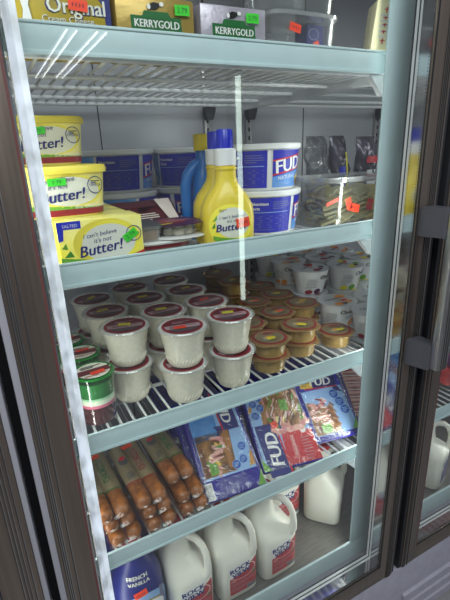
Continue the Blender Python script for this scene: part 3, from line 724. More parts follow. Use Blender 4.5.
# snack bags behind the clear container
def bag(x, y, w, hh, mtl, rot, lean, label, stripe=None, rnd=1):
    t = thing('snack_bag', label, 'bag', (x, y, Z2+hh*.5*math.cos(lean)+.007), (PI/2-lean, 0, rot))
    m = MB(); m.pillow(w, hh, .022, mtl, wave=.008, rnd=rnd, n=16); m.build('bag', t)
    d = Decal(lambda u, v, o: (u, v, .025*(max(0, 1-abs(2*u/w)**2.5)*max(0, 1-abs(2*v/hh)**2.5))**.6+.003+o), .002)
    if stripe:
        for (c, a0, a1, b0, b1) in stripe: d.rect(a0*w, a1*w, b0*hh, b1*hh, c, 0, 6, 6)
        d.build('label', t)
bag(.795, .37, .10, .205, 'smoke_wrap', .3, .12, 'clear wrinkled bag of brown snacks behind the container\'s left side', None, 2)
for k in range(4):
    p = MB(); p.loft([(0, .012, .010, 2.4), (.012, .017, .013, 2.4), (.03, .012, .010, 2.4)], 'food_brown', 14)
    o = tag(p.build('brown_snack'), 'brown snack piece standing inside the smoky clear bag', 'snack', 'brown pieces in the clear bag'); o.location = (.768+.02*k, .372, Z2+.001 if k % 2 == 0 else Z2+.0)
bag(.900, .40, .07, .205, 'foil_dark', .2, .10, 'narrow dark snack bag with yellow and blue stripes behind the clear container', [('lemon', .02, .12, -.4, .25), ('royal', -.35, -.05, -.4, .05)], 3)
bag(.985, .37, .085, .200, 'foil_dark', .1, .08, 'dark grey snack bag near the aqua post behind the clear container', [('pearl', -.3, .1, -.4, .0), ('red', -.3, .3, .1, .2)], 4)
bag(.845, .14, .055, .125, 'pearl_foil', -.35, .12, 'white and blue pouch squeezed between clear container and aqua post', [('royal', -.4, .1, -.4, .4), ('red', .1, .3, -.3, .1)], 6)

# ================================================================== THIRD SHELF: dessert cups
def rowname(i): return ['front', 'second', 'third', 'fourth', 'fifth', 'sixth'][i]
# rice pudding cups
RH_ = .081
RS = [(.0, .0310), (.002, .0330), (.012, .0350), (.0125, .0356), (.075, .0468), (.0765, .0480)]
def rice_proto():
    t = thing('rice_pudding_cup', 'x', 'cup', (0, 0, 0), 0, 'rice pudding cups with maroon lids')
    m = MB(); m.lathe([(b_, a_) for a_, b_ in RS], 'pudding', 40, cap1=True)
    for k in range(36):   # slanting ribs round the foot
        a = 2*PI*k/36; f = lambda aa, z, r: (r*math.sin(aa), -r*math.cos(aa), z)
        m.tube([f(a, .006, .0342), f(a+.10, .015, .0366), f(a+.18, .0225, .0377)], [.0006, .0014, .0005], 'pudding', 5)
    m.build('cup', t)
    l = MB(); l.lathe([(.0480, .0760), (.0518, .0766), (.0522, .0782), (.0510, .0800), (.0480, .0803), (.0462, .0785)], 'clear_lid', 40, cap0=False, cap1=False)
    l.lathe([(.0464, .0770), (.0465, .0776)], 'lid_film', 40); l.build('lid', t)
    d = Decal(flat_top(.0777), .0002)
    d.disc(0, 0, .0415, .0415, 'maroon', 0, 32, 2); d.ring(0, 0, .0415, .0415, 'dred', 1, .10, 32)
    d.quad([(-.034, -.012), (.034, -.012), (.036, .006), (-.036, .006)], 'pinkgrey', 1); d.quad([(-.028, -.014), (.03, -.016), (.02, -.026), (-.02, -.026)], 'dgrey', 1)
    d.lines(-.026, .026, -.008, .004, 2, 'maroon', 2, .5); d.lines(-.018, .018, .014, .026, 2, 'pinkgrey', 2, .4)
    d.build('label', t); return t
r0 = rice_proto()
def lid_sticker(t, z, u, v, c, ang, w=.021, h=.011): return sticker(t, flat_top(z), u, v, c, w, h, ang, 4)
cols = [[(.122, .140), (.109, .247), (.101, .353)], [(.220, .074), (.220, .182), (.212, .289), (.206, .396)], [(.330, .078), (.326, .184), (.320, .290), (.318, .396)]]
cname = ['left column', 'middle column', 'right column']; first_used = False
for ci, c in enumerate(cols):
    for ri, (x, y) in enumerate(c):
        for tier in (0, 1):
            lb = f'white rice pudding cup with maroon lid, {["bottom", "top"][tier]} layer, {cname[ci]}, {rowname(ri)} from the rail'.replace('front from the rail', 'nearest the rail')
            loc = (x+(.0 if tier else random.uniform(-.003, .003)), y+(0 if tier else random.uniform(-.003, .003)), Z3+tier*.0805); rz = random.uniform(-.25, .25)
            if not first_used: t = r0; t.location = loc; t.rotation_euler.z = rz; t['label'] = lb; first_used = True
            else: t = dup(r0, loc, rz, lb, skip=('price_sticker',))
            k = (ci, ri, tier)
            if tier: lid_sticker(t, .0777, random.uniform(-.008, .006), random.uniform(-.002, .012) if k != (1, 0, 1) else -.010, 'orange' if k in ((1, 0, 1), (2, 1, 1)) else 'tag', random.uniform(-.2, .6), .024, .0115)
            elif ri == 0: lid_sticker(t, .0777, .012, .010, 'tag', .8)

# layered gelatin cups
def gel_proto():
    t = thing('gelatin_cup', 'x', 'cup', (0, 0, 0), 0, 'layered gelatin cups with green lids')
    r = lambda z: .0285+.0045*z/.09
    m = MB(); m.lathe([(r(0)-.002, 0), (r(0), .002), (r(.034), .034)], 'gel_red', 36); m.build('red_layer', t)
    m = MB(); m.lathe([(r(.034), .0341), (r(.040), .040)], 'gel_pink', 36); m.lathe([(r(.040), .0401), (r(.049), .049)], 'gel_white', 36); m.lathe([(r(.049), .0491), (r(.053), .053)], 'mint', 36); m.build('cream_layer', t)
    m = MB(); m.lathe([(r(.053), .0531), (r(.080), .080)], 'gel_green', 36); m.build('green_layer', t)
    m = MB(); m.lathe([(r(0)+.0009, .001), (r(.09)+.0009, .0885)], 'clear_plastic', 36, cap0=False, cap1=False); m.build('cup', t)
    l = MB(); l.lathe([(.0335, .0885), (.0362, .0892), (.0364, .0912), (.034, .0925), (.032, .0918)], 'gel_green', 36, cap1=True); l.build('lid', t)
    d = Decal(flat_top(.0924), .0003); d.disc(0, 0, .029, .029, 'offwhite', 0, 28, 2); d.quad([(-.028, -.012), (.028, -.012), (.0285, .006), (-.0285, .006)], 'maroon', 1); d.lines(-.018, .018, .010, .020, 2, 'black', 1, .7); d.lines(-.02, .02, -.022, -.015, 2, 'dred', 1, .6)
    d.build('label', t); return t
g0 = gel_proto(); gp = [(.041, .092), (.036, .188), (.020, .272)]
for i, (x, y) in enumerate(gp):
    lb = ['green, white and red layered gelatin cup at the left front of the third shelf', 'gelatin cup with green lid and orange sticker right behind the front one', 'third gelatin cup from the front, in shade beside the rice pudding', 'rearmost gelatin cup at the left, mostly hidden in shade'][i]
    if i == 0: t = g0; t.location = (x, y, Z3); t['label'] = lb; t.rotation_euler.z = .1; t.scale = (1.1, 1.1, 1.1)
    else: t = dup(g0, (x, y, Z3), random.uniform(-.3, .3), lb, skip=('price_sticker',))
    if i < 3: lid_sticker(t, .0925, .004, -.013 if i == 0 else .004, 'orange', .05, .024, .010)

# flan cups
def flan_proto():
    t = thing('flan_cup', 'x', 'cup', (0, 0, 0), 0, 'amber flan cups with gold lids')
    m = MB(); m.lathe([(.0335, 0), (.0355, .0015), (.0370, .012), (.0385, .033)], 'custard', 40); m.lathe([(.0386, .0331), (.0390, .0350)], 'custard', 40)
    m.build('cup', t)
    secs = []; n = 40; l = MB()
    vs = []; fs = []
    for rr, z, wv in ((.0392, .0350, 0), (.0497, .0352, 1), (.0500, .0362, 1), (.0430, .0378, 0), (.020, .0380, 0), (.001, .0380, 0)):
        for k in range(n):
            a = 2*PI*k/n; r = rr*(1+(.045*math.cos(6*a+.4) if wv else 0)); vs.append((r*math.sin(a), -r*math.cos(a), z+(.0012*math.sin(3*a+1)-.0006 if wv else 0)))
    for i in range(5):
        for k in range(n): a, b = i*n+k, i*n+(k+1) % n; fs.append((a, b, b+n, a+n))
    fs.append(tuple(5*n+k for k in range(n))); l.add(vs, fs, 'foil_gold'); l.build('lid', t)
    d = Decal(flat_top(.0380), .0003); d.disc(0, 0, .0405, .0405, 'dred', 0, 32, 2); d.disc(0, 0, .0365, .0365, 'goldlid', 1, 32, 2); d.disc(-.001, -.001, .0335, .028, 'kraft', 2, 28, 2); d.ring(0, 0, .0365, .0365, 'maroon', 2, .06, 32)
    d.quad([(-.020, -.012), (.004, -.014), (.006, .004), (-.018, .004)], 'grey', 3); d.disc(-.004, -.004, .012, .007, 'amber', 4, 16, 1)
    d.text('Flan', .008, .010, .0165, 'dred', 5, shear=.25, ang=-.25, bold=.03); d.lines(-.012, .014, -.022, -.016, 2, 'brown', 4)
    d.build('label', t); return t
f0 = flan_proto(); FH = .0384; used = False
fl_pos = {'left': [(.437, .090), (.440, .193), (.432, .296), (.426, .400), (.425, .503)], 'middle': [(.545, .116), (.546, .219), (.538, .322), (.530, .425), (.529, .528)], 'right': [(.651, .108), (.645, .240), (.633, .345), (.634, .443)]}
for cn, lst in fl_pos.items():
    for ri, (x, y) in enumerate(lst):
        nt = 1 if (cn, ri) == ('right', 0) else (3 if (cn, ri) in (('middle', 4), ('middle', 3)) else 2)
        for tier in range(nt):
            rest = ['bottom', 'upper', 'third'][tier] if nt > 1 else 'single'
            lb = f'amber flan cup with gold lid, {rest} layer, {cn} column, {rowname(ri)} row counted from the rail'
            loc = (x+random.uniform(-.002, .002), y+random.uniform(-.002, .002), Z3+tier*FH); rz = random.uniform(-.5, .3)
            if not used: t = f0; t.location = loc; t.rotation_euler.z = rz; t['label'] = lb; used = True
            else: t = dup(f0, loc, rz, lb, skip=('price_sticker',))
            if tier == nt-1:
                k = (cn, ri); lid_sticker(t, .0380, random.uniform(-.004, .012), -.010 if k[1] == 0 else random.uniform(-.008, .012), 'orange' if k in (('middle', 1), ('left', 3), ('middle', 2), ('right', 3)) else 'tag', random.uniform(-.3, .5), .020, .0105)

# yogurt cups
YS = [(0, .0335, .0335, 2), (.002, .0360, .0360, 2), (.055, .0468, .0468, 2), (.066, .0480, .0480, 2)]
FRUIT = {'peach': ('peach', 'peach'), 'lemon': ('lemon', 'leaf'), 'berry': ('dred', 'purple')}
def yog_proto(kind):
    t = thing('yogurt_cup', 'x', 'cup', (0, 0, 0), 0, 'white yogurt cups')
    m = MB(); m.loft(YS, 'tub_white', 40); m.loft([(.0655, .0488, .0488, 2), (.0662, .0500, .0500, 2), (.0685, .0500, .0500, 2)], 'tub_white', 40); m.build('cup', t)
    l = MB(); l.lathe([(.0506, .0687), (.0506, .0692), (.046, .0694)], 'pearl_foil', 40); l.build('lid', t)
    a, b = FRUIT[kind]
    d = Decal(flat_top(.0694), .0004); d.text('Chobani', -.004, .006, .0150, 'dgrey', 1, bold=.03, ang=-.1); d.lines(-.014, .012, -.008, .0, 2, 'grey', 1)
    d.disc(.024, .016, .015, .012, a, 1, 18, 1); d.disc(.030, .012, .008, .007, b, 2, 12, 1); d.disc(-.018, -.024, .014, .010, a, 1, 18, 1); d.disc(-.004, -.030, .008, .006, 'brown', 2, 12, 1); d.disc(.016, -.024, .010, .008, b, 1)
    # wrap
    d2 = Decal(around(YS, 'a'), .0008)
    for u0, s in ((-.022, 1), (.075, 1)): d2.text('Chobani', u0+.018, .046, .0155, 'black', 1, bold=.03)
    d2.lines(-.062, -.034, .018, .050, 7, 'grey', 1, .3); d2.lines(-.014, .018, .030, .040, 3, 'grey', 1, .3); d2.lines(.045, .062, .018, .048, 6, 'grey', 1, .3)
    d2.disc(.010, .016, .013, .011, a, 1, 18, 2); d2.disc(.020, .012, .008, .008, b, 2, 14, 1); d2.disc(-.050, .008, .010, .007, a, 1, 16, 2); d2.disc(.036, .020, .012, .012, 'brown', 1, 16, 2); d2.disc(-.028, .010, .009, .008, b, 1, 16, 2); d2.disc(.070, .012, .012, .010, a, 1, 16, 2)
    d.mb.add(d2.mb.v, [], 'grey') if False else None
    d.build('lid_print', t); d2.build('label', t); return t
yk = {k: yog_proto(k) for k in FRUIT}; yused = set()
yp = [((.744, .206), 1, 'peach', .1, 'yogurt cup with orange sticker, single, behind the flan beside the aqua post'), ((.768, .096), 1, 'berry', -.1, 'yogurt cup half hidden by the aqua post, nearest the rail'),
      ((.734, .317), 2, 'berry', .6, 'left of the two-high yogurt stacks in the middle'), ((.847, .292), 2, 'lemon', .7, 'right of the two-high yogurt stacks in the middle'),
      ((.962, .345), 2, 'lemon', .3, 'yogurt stack by the aqua post'), ((.738, .431), 2, 'peach', -.4, 'second-row yogurt stack, left'),
      ((.852, .406), 2, 'berry', .2, 'second-row yogurt stack, right'), ((.745, .545), 2, 'lemon', .5, 'rearmost yogurt stack, left'), ((.858, .520), 2, 'peach', .5, 'rearmost yogurt stack, right'), ((.966, .460), 2, 'peach', .5, 'rear yogurt stack nearest the aqua post'), ((.855, .178), 1, 'peach', .1, 'single yogurt cup behind the aqua post')]
for (x, y), nt, kind, rz, lb in yp:
    for tier in range(nt):
        L = 'white '+lb if nt == 1 else f'white yogurt cup, {["lower", "upper"][tier]} one of the {lb}'
        L = L.replace('the left of the', 'the left').replace('the right of the', 'the right').replace('the yogurt', 'the').replace('the rearmost yogurt', 'the rearmost').replace('the rear yogurt', 'the rear')
        loc = (x, y, Z3+tier*.0725)
        if kind not in yused: t = yk[kind]; t.location = loc; t.rotation_euler.z = rz; t['label'] = L; yused.add(kind)
        else: t = dup(yk[kind], loc, rz+random.uniform(-.2, .2), L, skip=('price_sticker',))
        t.scale = (1.1, 1.1, 1.04)
        if tier == nt-1: lid_sticker(t, .0696, .010, -.012 if nt == 1 else .004, 'orange', .1, .020, .010)

# ================================================================== FOURTH SHELF: sausages
def saus_proto(edge, ink):
    t = thing('sausage_pack', 'x', 'sausage pack', (0, 0, 0), 0, 'clear packs of two brown sausages')
    R = .0158
    for s in (-1, 1):
        p = MB(); L = .215; pts = []; rr = []
        for k in range(9): a = k/8*PI/2; pts.append((s*.0166, R-R*math.cos(a)*1.0+0 if False else R*(1-math.sin(a)), R+.001)); rr.append(max(.0008, R*math.cos(PI/2-a)))
        pts = [(s*.0166, R*(1-math.sin(k/8*PI/2)), R+.001) for k in range(9)]; rr = [max(.0012, R*math.sin(math.acos(min(1, 1-math.sin(k/8*PI/2))))) for k in range(9)]
        pts = pts[::-1]; rr = rr[::-1]; pts = pts[::-1]; rr = rr[::-1]
        q = []
        for k in range(9):
            a = k/8*PI/2; q.append(((s*.0166, R-R*math.cos(a), R+.001), max(.001, R*math.sin(a))))
        q += [((s*.0166, y, R+.001+.0006*math.sin(30*y)), R*(1+.02*math.sin(70*y+s))) for y in (.03, .05, .075, .10, .13, .17, L)]
        p.tube([a for a, _ in q], [b_ for _, b_ in q], 'sausage', 20); p.build('sausage', t)
    c = MB()
    def card(y0, y1, mtl, off):
        vs = []; fs = []; n = 24; W2 = .034
        for j in range(2):
            for i in range(n+1):
                u = -1+2*i/n; x = u*W2; xc = .0166 if x > 0 else -.0166; dx = abs(x-xc); z = R+.001+math.sqrt(max(0, (R+off)**2-min(dx, R)**2)); z = max(z, R+.006)
                y = (y0 if j == 0 else y1) + (.007*(min(dx, R)/R)**2)
                vs.append((x, y, z))
        for i in range(n): fs.append((i, i+1, i+n+2, i+n+1))
        c.add(vs, fs, mtl)
    card(.058, .192, 'tan', .0010); card(.0562, .060, edge, .0014); card(.190, .206, 'dgrey', .0012)
    c.build('label_card', t)
    d = Decal(lambda u, v, o: (u, v, R+.001+math.sqrt(max(0, (R+.001)**2-min(abs(u-(.0166 if u > 0 else -.0166)), R)**2))+o), .0012)
    d.text('CHORIZO', .018, .122, .0200, ink, 1, ang=PI/2, bold=.02, sx=.85)
    d.disc(-.018, .132, .010, .015, 'dgrey', 1); d.disc(-.018, .140, .007, .007, 'red', 2); d.lines(-.026, -.010, .070, .092, 5, 'dgrey', 1, .4)
    d.build('label', t)
    f = MB(); f.pillow(.0745, .226, .0182, 'clear_wrap', T=Matrix.Translation((0, .106, R+.003)), n=22, p=3.2, wave=.0022, rnd=2); f.build('wrapper', t)
    return t
sp = [saus_proto('dgreen', 'dgreen'), saus_proto('dred', 'dred')]; sused = set()
LZ = .0355
sl = [(.048, .016, 0, 0, .04, 'bottom layer, left'), (.124, .016, 0, 1, .02, 'bottom layer, middle'), (.200, .018, 0, 0, .0, 'bottom layer, right beside the ham packs'),
      (.040, .022, 1, 1, .04, 'middle layer, left'), (.117, .018, 1, 0, .03, 'middle layer, middle'), (.193, .020, 1, 1, .0, 'middle layer, right beside the ham packs'),
      (.030, .012, 2, 0, .05, 'top layer, leftmost, green-edged card'), (.107, .012, 2, 1, .05, 'top layer, centre, red-edged card'), (.183, .046, 2, 0, .04, 'top layer, right, green-edged card')]
for x, y, lay, k, rz, lb in sl:
    L = 'clear pack of two brown sausages, '+lb; loc = (x, y, Z4+lay*LZ+.0065)
    if k not in sused: t = sp[k]; t.location = loc; t.rotation_euler.z = rz; t['label'] = L; sused.add(k)
    else: t = dup(sp[k], loc, rz, L, skip=('price_sticker',))
    if lay == 2: sticker(t, lambda u, v, o: (u, v, .0345+o), .004, .172, 'orange', .024, .012, .2, 6)

# ham packs leaning in a row
def ham_pack(x, y, z, w, l, tilt, rz, label, kind, th=.016):
    t = thing('ham_pack', label, 'meat pack', (x, y, z), 0, None)
    t.rotation_euler = (Matrix.Rotation(rz, 3, 'Z') @ Matrix.Rotation(tilt, 3, 'X')).to_euler()
    m = MB(); m.box(-w/2, w/2, 0, l, 0, th, 'packblue' if kind != 'bacon' else 'clear_lid', .004); m.build('tray', t)
    d = Decal(flat_top(th), .0004); h = w/2
    def logo(u, v, size, ang):
        c, s = math.cos(ang), math.sin(ang); Lw, Lh = size*2.9, size*1.15
        pts = lambda q: [(u+a*c-b_*s, v+a*s+b_*c) for a, b_ in q]
        d.quad(pts([(-Lw/2, -Lh*.55), (Lw/2, -Lh*.40), (Lw/2, Lh*.62), (-Lw/2, Lh*.5)]), 'navy', 2)
        d.quad(pts([(-Lw/2, -Lh*.62), (Lw/2, -Lh*.47), (Lw/2, -Lh*.38), (-Lw/2, -Lh*.53)]), 'red', 3)
        d.poly(pts([(Lw*.36, -Lh*.42), (Lw*.5, -Lh*.40), (Lw*.62, -Lh*.95), (Lw*.47, -Lh*.80), (Lw*.34, -Lh*.98)]), 'navy', 2)
        d.text('FUD', u+.1*size*s, v-.36*size*c+.0*s, size, 'white', 4, shear=.12, ang=ang, bold=.035) if abs(ang) < .7 else d.text('FUD', u+.36*size*math.sin(ang), v, size, 'white', 4, shear=.12, ang=ang, bold=.035)
    def badge(u, v, r=.0105): d.disc(u, v, r, r, 'badge', 4, 20, 1); d.lines(u-r*.6, u+r*.6, v-r*.5, v+r*.6, 3, 'ltblue', 5, .45); d.ring(u, v, r, r, 'ltblue', 5, .1)
    if kind == 'a':
        d.rect(-h+.012, h-.008, .045, l-.012, 'ltblue', 0); d.rect(-h+.012, .004, .135, l-.010, 'sky_print', 1)
        d.quad([(-h+.012, .050), (.018, .050), (.030, .150), (-h+.014, .150)], 'sandwich', 1)
        rg2 = random.Random(2)
        for k in range(26):
            a0 = k/26; cu, cv = -.040+.040*a0+rg2.uniform(-.010, .010), .060+.080*a0
            mm = ['ham', 'ham2', 'ham_photo', 'fleece', 'lettuce', 'cheese', 'crust'][[0, 1, 2, 1, 0, 3, 4, 2, 5, 1, 0, 6][k % 12]]
            d.rot_rect(cu, cv, rg2.uniform(.018, .034), rg2.uniform(.004, .008), rg2.uniform(-1.2, .3), mm, 2+k*.12)
        d.quad([(-.058, .052), (-.046, .052), (-.050, .120), (-.058, .118)], 'crust', 2); d.quad([(.002, .060), (.014, .058), (.018, .150), (.004, .150)], 'bread', 2)
        d.quad([(.012, .105), (.024, .105), (.026, .148), (.014, .148)], 'bread', 4)
        badge(.020, .062); badge(.040, .070); badge(.047, .100); d.quad([(.050, .050), (.066, .052), (.066, .088), (.060, .080)], 'amber', 2)
        d.rect(-h+.006, h-.006, .004, .044, 'packblue', 1); d.lines(-.035, .035, .008, .042, 9, 'lavender', 2, .3)
        d.rect(-h+.004, -h+.022, .002, .040, 'white', 3)
        for k in range(9): d.rect(-h+.006, -h+.020, .005+.0036*k, .0066+.0036*k, 'black', 4, 1)
        d.quad([(-.046, .052), (-.026, .054), (-.026, .080), (-.044, .078)], 'leaf', 5); d.text('30', -.036, .060, .011, 'dgreen', 6, ang=.1)
        d.poly([(h-.002, .002), (h-.002, .036), (h-.020, .002)], 'leaf', 5); logo(.034, .199, .036, -PI/2)
    elif kind == 'b':
        d.rect(-h+.006, h-.006, .006, l-.006, 'ltblue', 0); d.quad([(-h+.03, .085), (h-.008, .100), (h-.008, l-.008), (-h+.045, l-.008)], 'sandwich', 1)
        rg2 = random.Random(9)
        for k in range(60):
            mm = ['bread', 'lettuce', 'ham2', 'crust', 'sandwich', 'ham_photo', 'straw', 'crust', 'ham', 'leaf', 'bread', 'fleece'][k % 12]
            d.rot_rect(.015+rg2.uniform(-.045, .052), .152+rg2.uniform(-.052, .048), rg2.uniform(.012, .030), rg2.uniform(.003, .008), rg2.uniform(.9, 1.9), mm, 2+k*.05)
        for k in range(10): d.disc(-.02+.010*k, .094+rg2.uniform(-.006, .008), .010, .008, ['ham_photo', 'ham2', 'ham'][k % 3], 5+k*.1, 12, 1)
        for a, b_ in ((-.058, .140), (-.040, .158), (-.056, .172), (-.038, .186)): badge(a, b_)
        d.quad([(-h+.004, .150), (-h+.012, .150), (-h+.028, .185), (-h+.02, .19)], 'amber', 2)
        d.quad([(-.012, .004), (h-.002, .004), (h-.004, .080), (-.006, .090)], 'red', 3); d.text('ORIGINAL', .022, .046, .0155, 'fleece', 4, ang=PI/2, sx=.85); d.lines(.038, .062, .010, .070, 8, 'pinkgrey', 4, .25); d.disc(.052, .082, .008, .008, 'white', 4)
        logo(-.038, .050, .044, PI/2)
        d.poly([(-h+.002, .002), (-h+.022, .002), (-h+.002, .034)], 'leaf', 5)
        d.quad([(.012, .142), (.034, .138), (.036, .168), (.014, .172)], 'leaf', 6); d.text('26', .024, .150, .012, 'dgreen', 7, ang=-.1)
    elif kind == 'c':
        d.rect(-h+.008, h-.008, .014, l-.006, 'ltblue', 0); d.rect(-h+.008, h-.008, .14, l-.008, 'blue', 1); d.quad([(-h+.008, .016), (.012, .016), (.010, .085), (-h+.010, .110)], 'sandwich', 1)
        rg2 = random.Random(5)
        for k in range(40):
            mm = ['ham', 'ham2', 'ham_photo', 'fleece', 'ham', 'dred'][k % 6]
            d.rot_rect(-.028+rg2.uniform(-.026, .024), .072+rg2.uniform(-.030, .040), rg2.uniform(.008, .022), rg2.uniform(.003, .006), rg2.uniform(-1.4, .6), mm, 2+k*.05)
        for k in range(12): d.rot_rect(.002+.005*(k % 3), .026+.006*k, .016, .005, -.9, ['crust', 'bread', 'sandwich'][k % 3], 3+k*.05)
        d.quad([(-h+.012, .150), (-.022, .146), (-.022, .178), (-h+.012, .182)], 'cheese', 4); d.lines(-h+.016, -.028, .155, .172, 3, 'kraft', 5, .4)
        logo(.004, .162, .034, -.12)
        for a, b_ in ((.030, .118), (.038, .094), (.044, .070)): badge(a, b_, .0135)
        d.quad([(-.042, .020), (-.014, .020), (-.014, .042), (-.042, .042)], 'leaf', 6); d.text('31', -.028, .025, .012, 'dgreen', 7)
        d.poly([(h-.006, .014), (h-.006, .044), (h-.026, .014)], 'leaf', 5); d.rect(-h+.004, h-.004, .002, .013, 'packblue', 1); d.lines(-h+.01, h-.01, .004, .011, 2, 'lavender', 2, .3)
    elif kind == 'bacon':
        d.rect(-h+.006, h-.006, .010, l-.01, 'bacon', 0)
        for k in range(8):
            yy = .02+.022*k; d.quad([(-h+.01, yy), (h-.01, yy-.012), (h-.01, yy-.004), (-h+.01, yy+.007)], 'ham2', 1); d.quad([(-h+.01, yy+.011), (h-.01, yy+.0), (h-.01, yy+.003), (-h+.01, yy+.014)], 'fleece', 2)
        d.rect(-h+.001, -h+.007, .002, l-.002, 'packblue', 3); d.rect(-h+.004, h-.004, .001, .009, 'black', 3); d.rect(-h+.007, h-.008, l-.05, l-.008, 'redwrap', 3)
    if kind != 'plain': d.build('label', t)
    f = MB(); f.pillow(w-.004, l-.004, .0030, 'clear_wrap', T=Matrix.Translation((0, l/2, th+.0026)), n=24, p=8, wave=.0006, rnd=int(w*1000)); f.build('wrapper', t)
    return t
TL = math.radians(35)
def up(k, tilt=TL): return (0, -math.sin(tilt)*k, math.cos(tilt)*k)
PZ = Z4+.001
pa = ham_pack(.303, .026, PZ+.004, .147, .215, TL, -.10, 'blue ham sandwich pack with barcode, left in the row of leaning packs', 'a')
sticker(pa, flat_top(.016), .09, .1, 'orange', .001, .001) if False else None
p2 = ham_pack(.298, .068, PZ, .147, .215, TL, -.06, 'blue meat pack tucked underneath the leftmost ham pack', 'plain')
pb = ham_pack(.461, .024, PZ+.014, .158, .215, TL, -.20, 'blue and red ham pack, middle of the leaning row, printed sideways', 'b')
sticker(pb, flat_top(.016), -.018, .108, 'orange', .018, .016, .15, 9)
p3 = ham_pack(.474, .062, PZ, .158, .215, TL, -.18, 'blue meat pack tucked underneath the middle ham pack', 'plain')
pc = ham_pack(.628, .048, PZ+.018, .140, .190, math.radians(37), -.17, 'blue ham pack with yellow corner and round badges, right in the row', 'c')
p4 = ham_pack(.634, .082, PZ, .140, .190, math.radians(37), -.22, 'meat pack tucked underneath the right-hand ham pack', 'plain')
pd = ham_pack(.782, .062, PZ+.010, .140, .205, math.radians(37), -.30, 'clear bacon pack with blue edge beside the aqua post', 'bacon')
# flat stack that the leaning packs rest against
for i, x in enumerate((.33, .50, .68)):
    for k in range(5):
        t = ham_pack(x, .300, Z4+.0005+k*.0215, .15, .20, 0, random.uniform(-.04, .04), f'flat blue meat pack behind the {["left", "middle", "right"][i]} leaning pack, {["lowest", "second lowest", "middle one", "second highest", "topmost"][k]} in stack', 'plain')

# ================================================================== BOTTOM DECK: milk jugs and creamer
JS = [(0, .046, .046, 5), (.004, .051, .051, 5), (.010, .0545, .0545, 5), (.118, .0555, .0555, 5), (.132, .0535, .0535, 4.5, -.002, .002), (.145, .0465, .0465, 3.6, -.008, .008), (.165, .0360, .0360, 3, -.018, .018), (.195, .030, .030, 2.8, -.017, .017), (.216, .022, .022, 2.2, -.010, .010), (.226, .0185, .0185, 2, -.009, .009), (.238, .0185, .0185, 2, -.009, .009)]
def jug_proto(lab):
    t = thing('milk_jug', 'x', 'jug', (0, 0, 0), 0, 'half gallon milk jugs on the deck' if lab == 'milkred' else None)
    m = MB(); m.loft(JS, 'milk', 56)
    a = Vector((.62, -.785, 0)); P_ = lambda r, z: (a.x*r-.002, a.y*r+.002, z)
    m.tube([P_(-.004, .214), P_(.020, .222), P_(.040, .219), P_(.055, .206), P_(.064, .184), P_(.067, .158), P_(.066, .136), P_(.054, .114)], [.011, .0095, .0088, .0082, .0080, .0085, .0105, .013], 'milk', 14)
    m.build('jug', t)
    c = MB(); c.lathe([(.0200, .2375), (.0205, .238), (.0205, .2505), (.019, .252)], 'red' if lab == 'milkred' else 'royal', 28, cx=-.009, cy=.009)
    for k in range(28): aa = 2*PI*k/28; c.tube([(-.009+.0205*math.cos(aa), .009+.0205*math.sin(aa), .239), (-.009+.0205*math.cos(aa), .009+.0205*math.sin(aa), .250)], .0006, 'red' if lab == 'milkred' else 'royal', 4)
    c.build('cap', t)
    d = Decal(around(JS, 'x'), .0006); x0, x1 = -.030, .046
    d.poly([(x0, .022), (x1, .022), (x1, .116), (x1-.022, .104), (x0, .090)], lab, 0) if False else None
    d.rect(x0, x1, .022, .074, lab, 0, 12); d.quad([(x0, .074), (x1, .074), (x1, .112), (x0, .074)], lab, 0, 8)
    d.quad([(x0-.001, .076), (x1-.022, .086), (x1-.020, .118), (x0-.001, .110)], 'white', 1, 8)
    d.text('ROCK', .000, .094, .0200, 'navy', 2, ang=.12, bold=.045); d.text('VIEW', .002, .078, .0200, 'navy', 2, ang=.12, bold=.045)
    d.ring(.005, .086, .036, .022, 'fleece', 1, .06)
    d.text('MILK', x0+.004, .063, .006, 'white', 2, 'l'); d.lines(x0+.004, x1-.01, .048, .060, 3, 'pinkgrey', 2, .3); d.lines(x0+.004, x1-.020, .032, .044, 3, 'pinkgrey', 2, .3)
    d.rect(x1-.030, x1-.004, .023, .035, 'grey', 2); d.lines(x1-.029, x1-.005, .024, .034, 6, 'dgrey', 3, .5); d.disc(x1-.009, .068, .006, .006, 'kraft', 2)
    d.build('label', t); return t
j0 = jug_proto('milkred')
for i, (x, y, rz, lb) in enumerate([(.190, .100, -.05, 'white milk jug with red label beside the blue creamer bottle, first of the front row'), (.315, .098, .0, 'white milk jug with red label, middle of the three front jugs'), (.438, .096, .04, 'white milk jug with red label, rightmost of the three front jugs'),
        (.558, .235, .0, 'white milk jug mostly hidden behind the rightmost front jug'), (.684, .158, .72, 'white milk jug standing alone at the right, label turned away'), (.200, .225, .1, 'white milk jug hidden behind the leftmost front jug'), (.322, .225, -.1, 'white milk jug behind the middle front jug'), (.440, .23, .0, 'white milk jug directly behind the rightmost front jug')]):
    if i == 0: t = j0; t.location = (x, y, Z5); t.rotation_euler.z = rz; t['label'] = lb; t.scale = (1.04, 1.04, 1.05)
    else: dup(j0, (x, y, Z5), rz, lb)
jb = jug_proto('navy'); jb.location = (1.085, .095, Z5); jb.rotation_euler.z = .35; jb['label'] = 'milk jug with navy label seen through the far right door'
CS = [(0, .050, .045, 3), (.004, .054, .049, 3), (.03, .058, .052, 2.6), (.130, .060, .053, 2.4), (.190, .057, .051, 2.3), (.225, .046, .043, 2.2), (.250, .028, .028, 2), (.262, .021, .021, 2)]
t = thing('creamer_bottle', 'navy and light blue shrink-wrapped creamer bottle with orange sticker at lower left', 'bottle', (.066, .088, Z5), -.05)
m = MB(); m.loft(CS, 'navy', 48); m.build('bottle', t)
c = MB(); c.lathe([(.0235, .262), (.0245, .263), (.0235, .285), (.021, .287)], 'red', 28); c.build('cap', t)
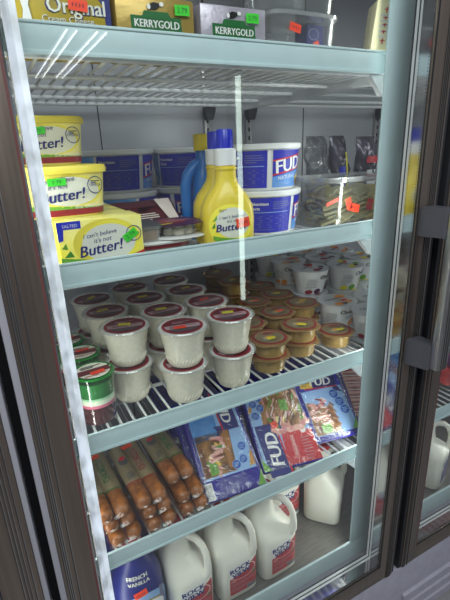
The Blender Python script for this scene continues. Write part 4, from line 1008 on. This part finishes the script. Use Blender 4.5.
d = Decal(around(CS, 'x'), .0014)
d.rect(-.058, .058, .010, .125, 'sky', 0, 24, 6); d.disc(.0, .140, .057, .040, 'ltblue', 0, 36, 6); d.disc(.006, .126, .046, .034, 'goldfoil', 1, 36, 5); d.disc(.006, .126, .042, .030, 'white', 2, 36, 5)
d.quad([(.040, .12), (.054, .10), (.050, .165), (.040, .175)], 'lavender', 1)
d.text('FRENCH', -.004, .221, .0115, 'offwhite', 3, bold=.03); d.text('VANILLA', -.002, .208, .0115, 'offwhite', 3, bold=.03)
d.text('coffee', .002, .142, .010, 'navy', 3, ang=.25); d.text('MATE', .006, .116, .023, 'red', 3, ang=.25, bold=.05)
d.build('label', t); sticker(t, around(CS, 'x'), -.002, .185, 'orange', .028, .017, .2, 6)
t2 = dup(t, (.075, .215, Z5), .2, 'creamer bottle hidden behind the front creamer bottle', skip=('price_sticker',))

# red bag in the next bay
t = thing('red_bag', 'glossy red and purple bag on the shelf behind the far right door', 'bag', (1.17, .13, Z4+.040), (0, 0, -.4))
m = MB(); m.pillow(.14, .20, .026, 'redwrap', wave=.004, rnd=8, n=18); m.build('bag', t)
d = Decal(lambda u, v, o: (u, v, .029*(max(0, 1-abs(2*u/.14)**2.5)*max(0, 1-abs(2*v/.2)**2.5))**.6+.004+o), .001); d.rect(-.02, .03, -.06, .06, 'purple', 0, 6, 6); d.build('label', t)

# ================================================================== cooler across the aisle (its lamp mirrors in the glass)
t = thing('aisle_post', 'grey steel aisle post behind the viewer carrying one vertical lamp tube', 'post', (1.05, -1.545, 0), 0)
m = MB(); m.box(-.03, .03, -.03, .03, 0, 2.3, 'dark_iron', .003); m.box(-.15, .15, -.15, .15, 0, .012, 'dark_iron', .002); m.build('upright', t)
m = MB(); m.lathe([(.009, .560), (.013, .563), (.013, 1.665), (.009, 1.668)], 'led_tube', 16, cy=.040); o = m.build('lamp_tube', t)
m = MB()
for z in (.55, 1.66): m.box(-.012, .012, .028, .052, z, z+.012, 'tub_white', .002)
m.build('lamp_holder', t)

# ceiling fixtures far behind the viewer: twin tubes whose streaks show in the door glass
for i, x in enumerate((1.20, 1.57)):
    t = thing('ceiling_light', ['twin-tube ceiling light behind the viewer, nearer the wall of coolers', 'twin-tube ceiling light behind the viewer, farther right'][i], 'ceiling light', (x, -7.7, 2.80), 0, None)
    m = MB(); m.box(-.10, .10, -1.9, 1.9, .03, .15, 'ceiling_white', .005); m.build('housing', t)
    for sx in (-.06, .06):
        m = MB(); m.tube([(sx, -1.85, .012), (sx, 1.85, .012)], .011, 'ceiling_tube', 10); m.build('tube', t)
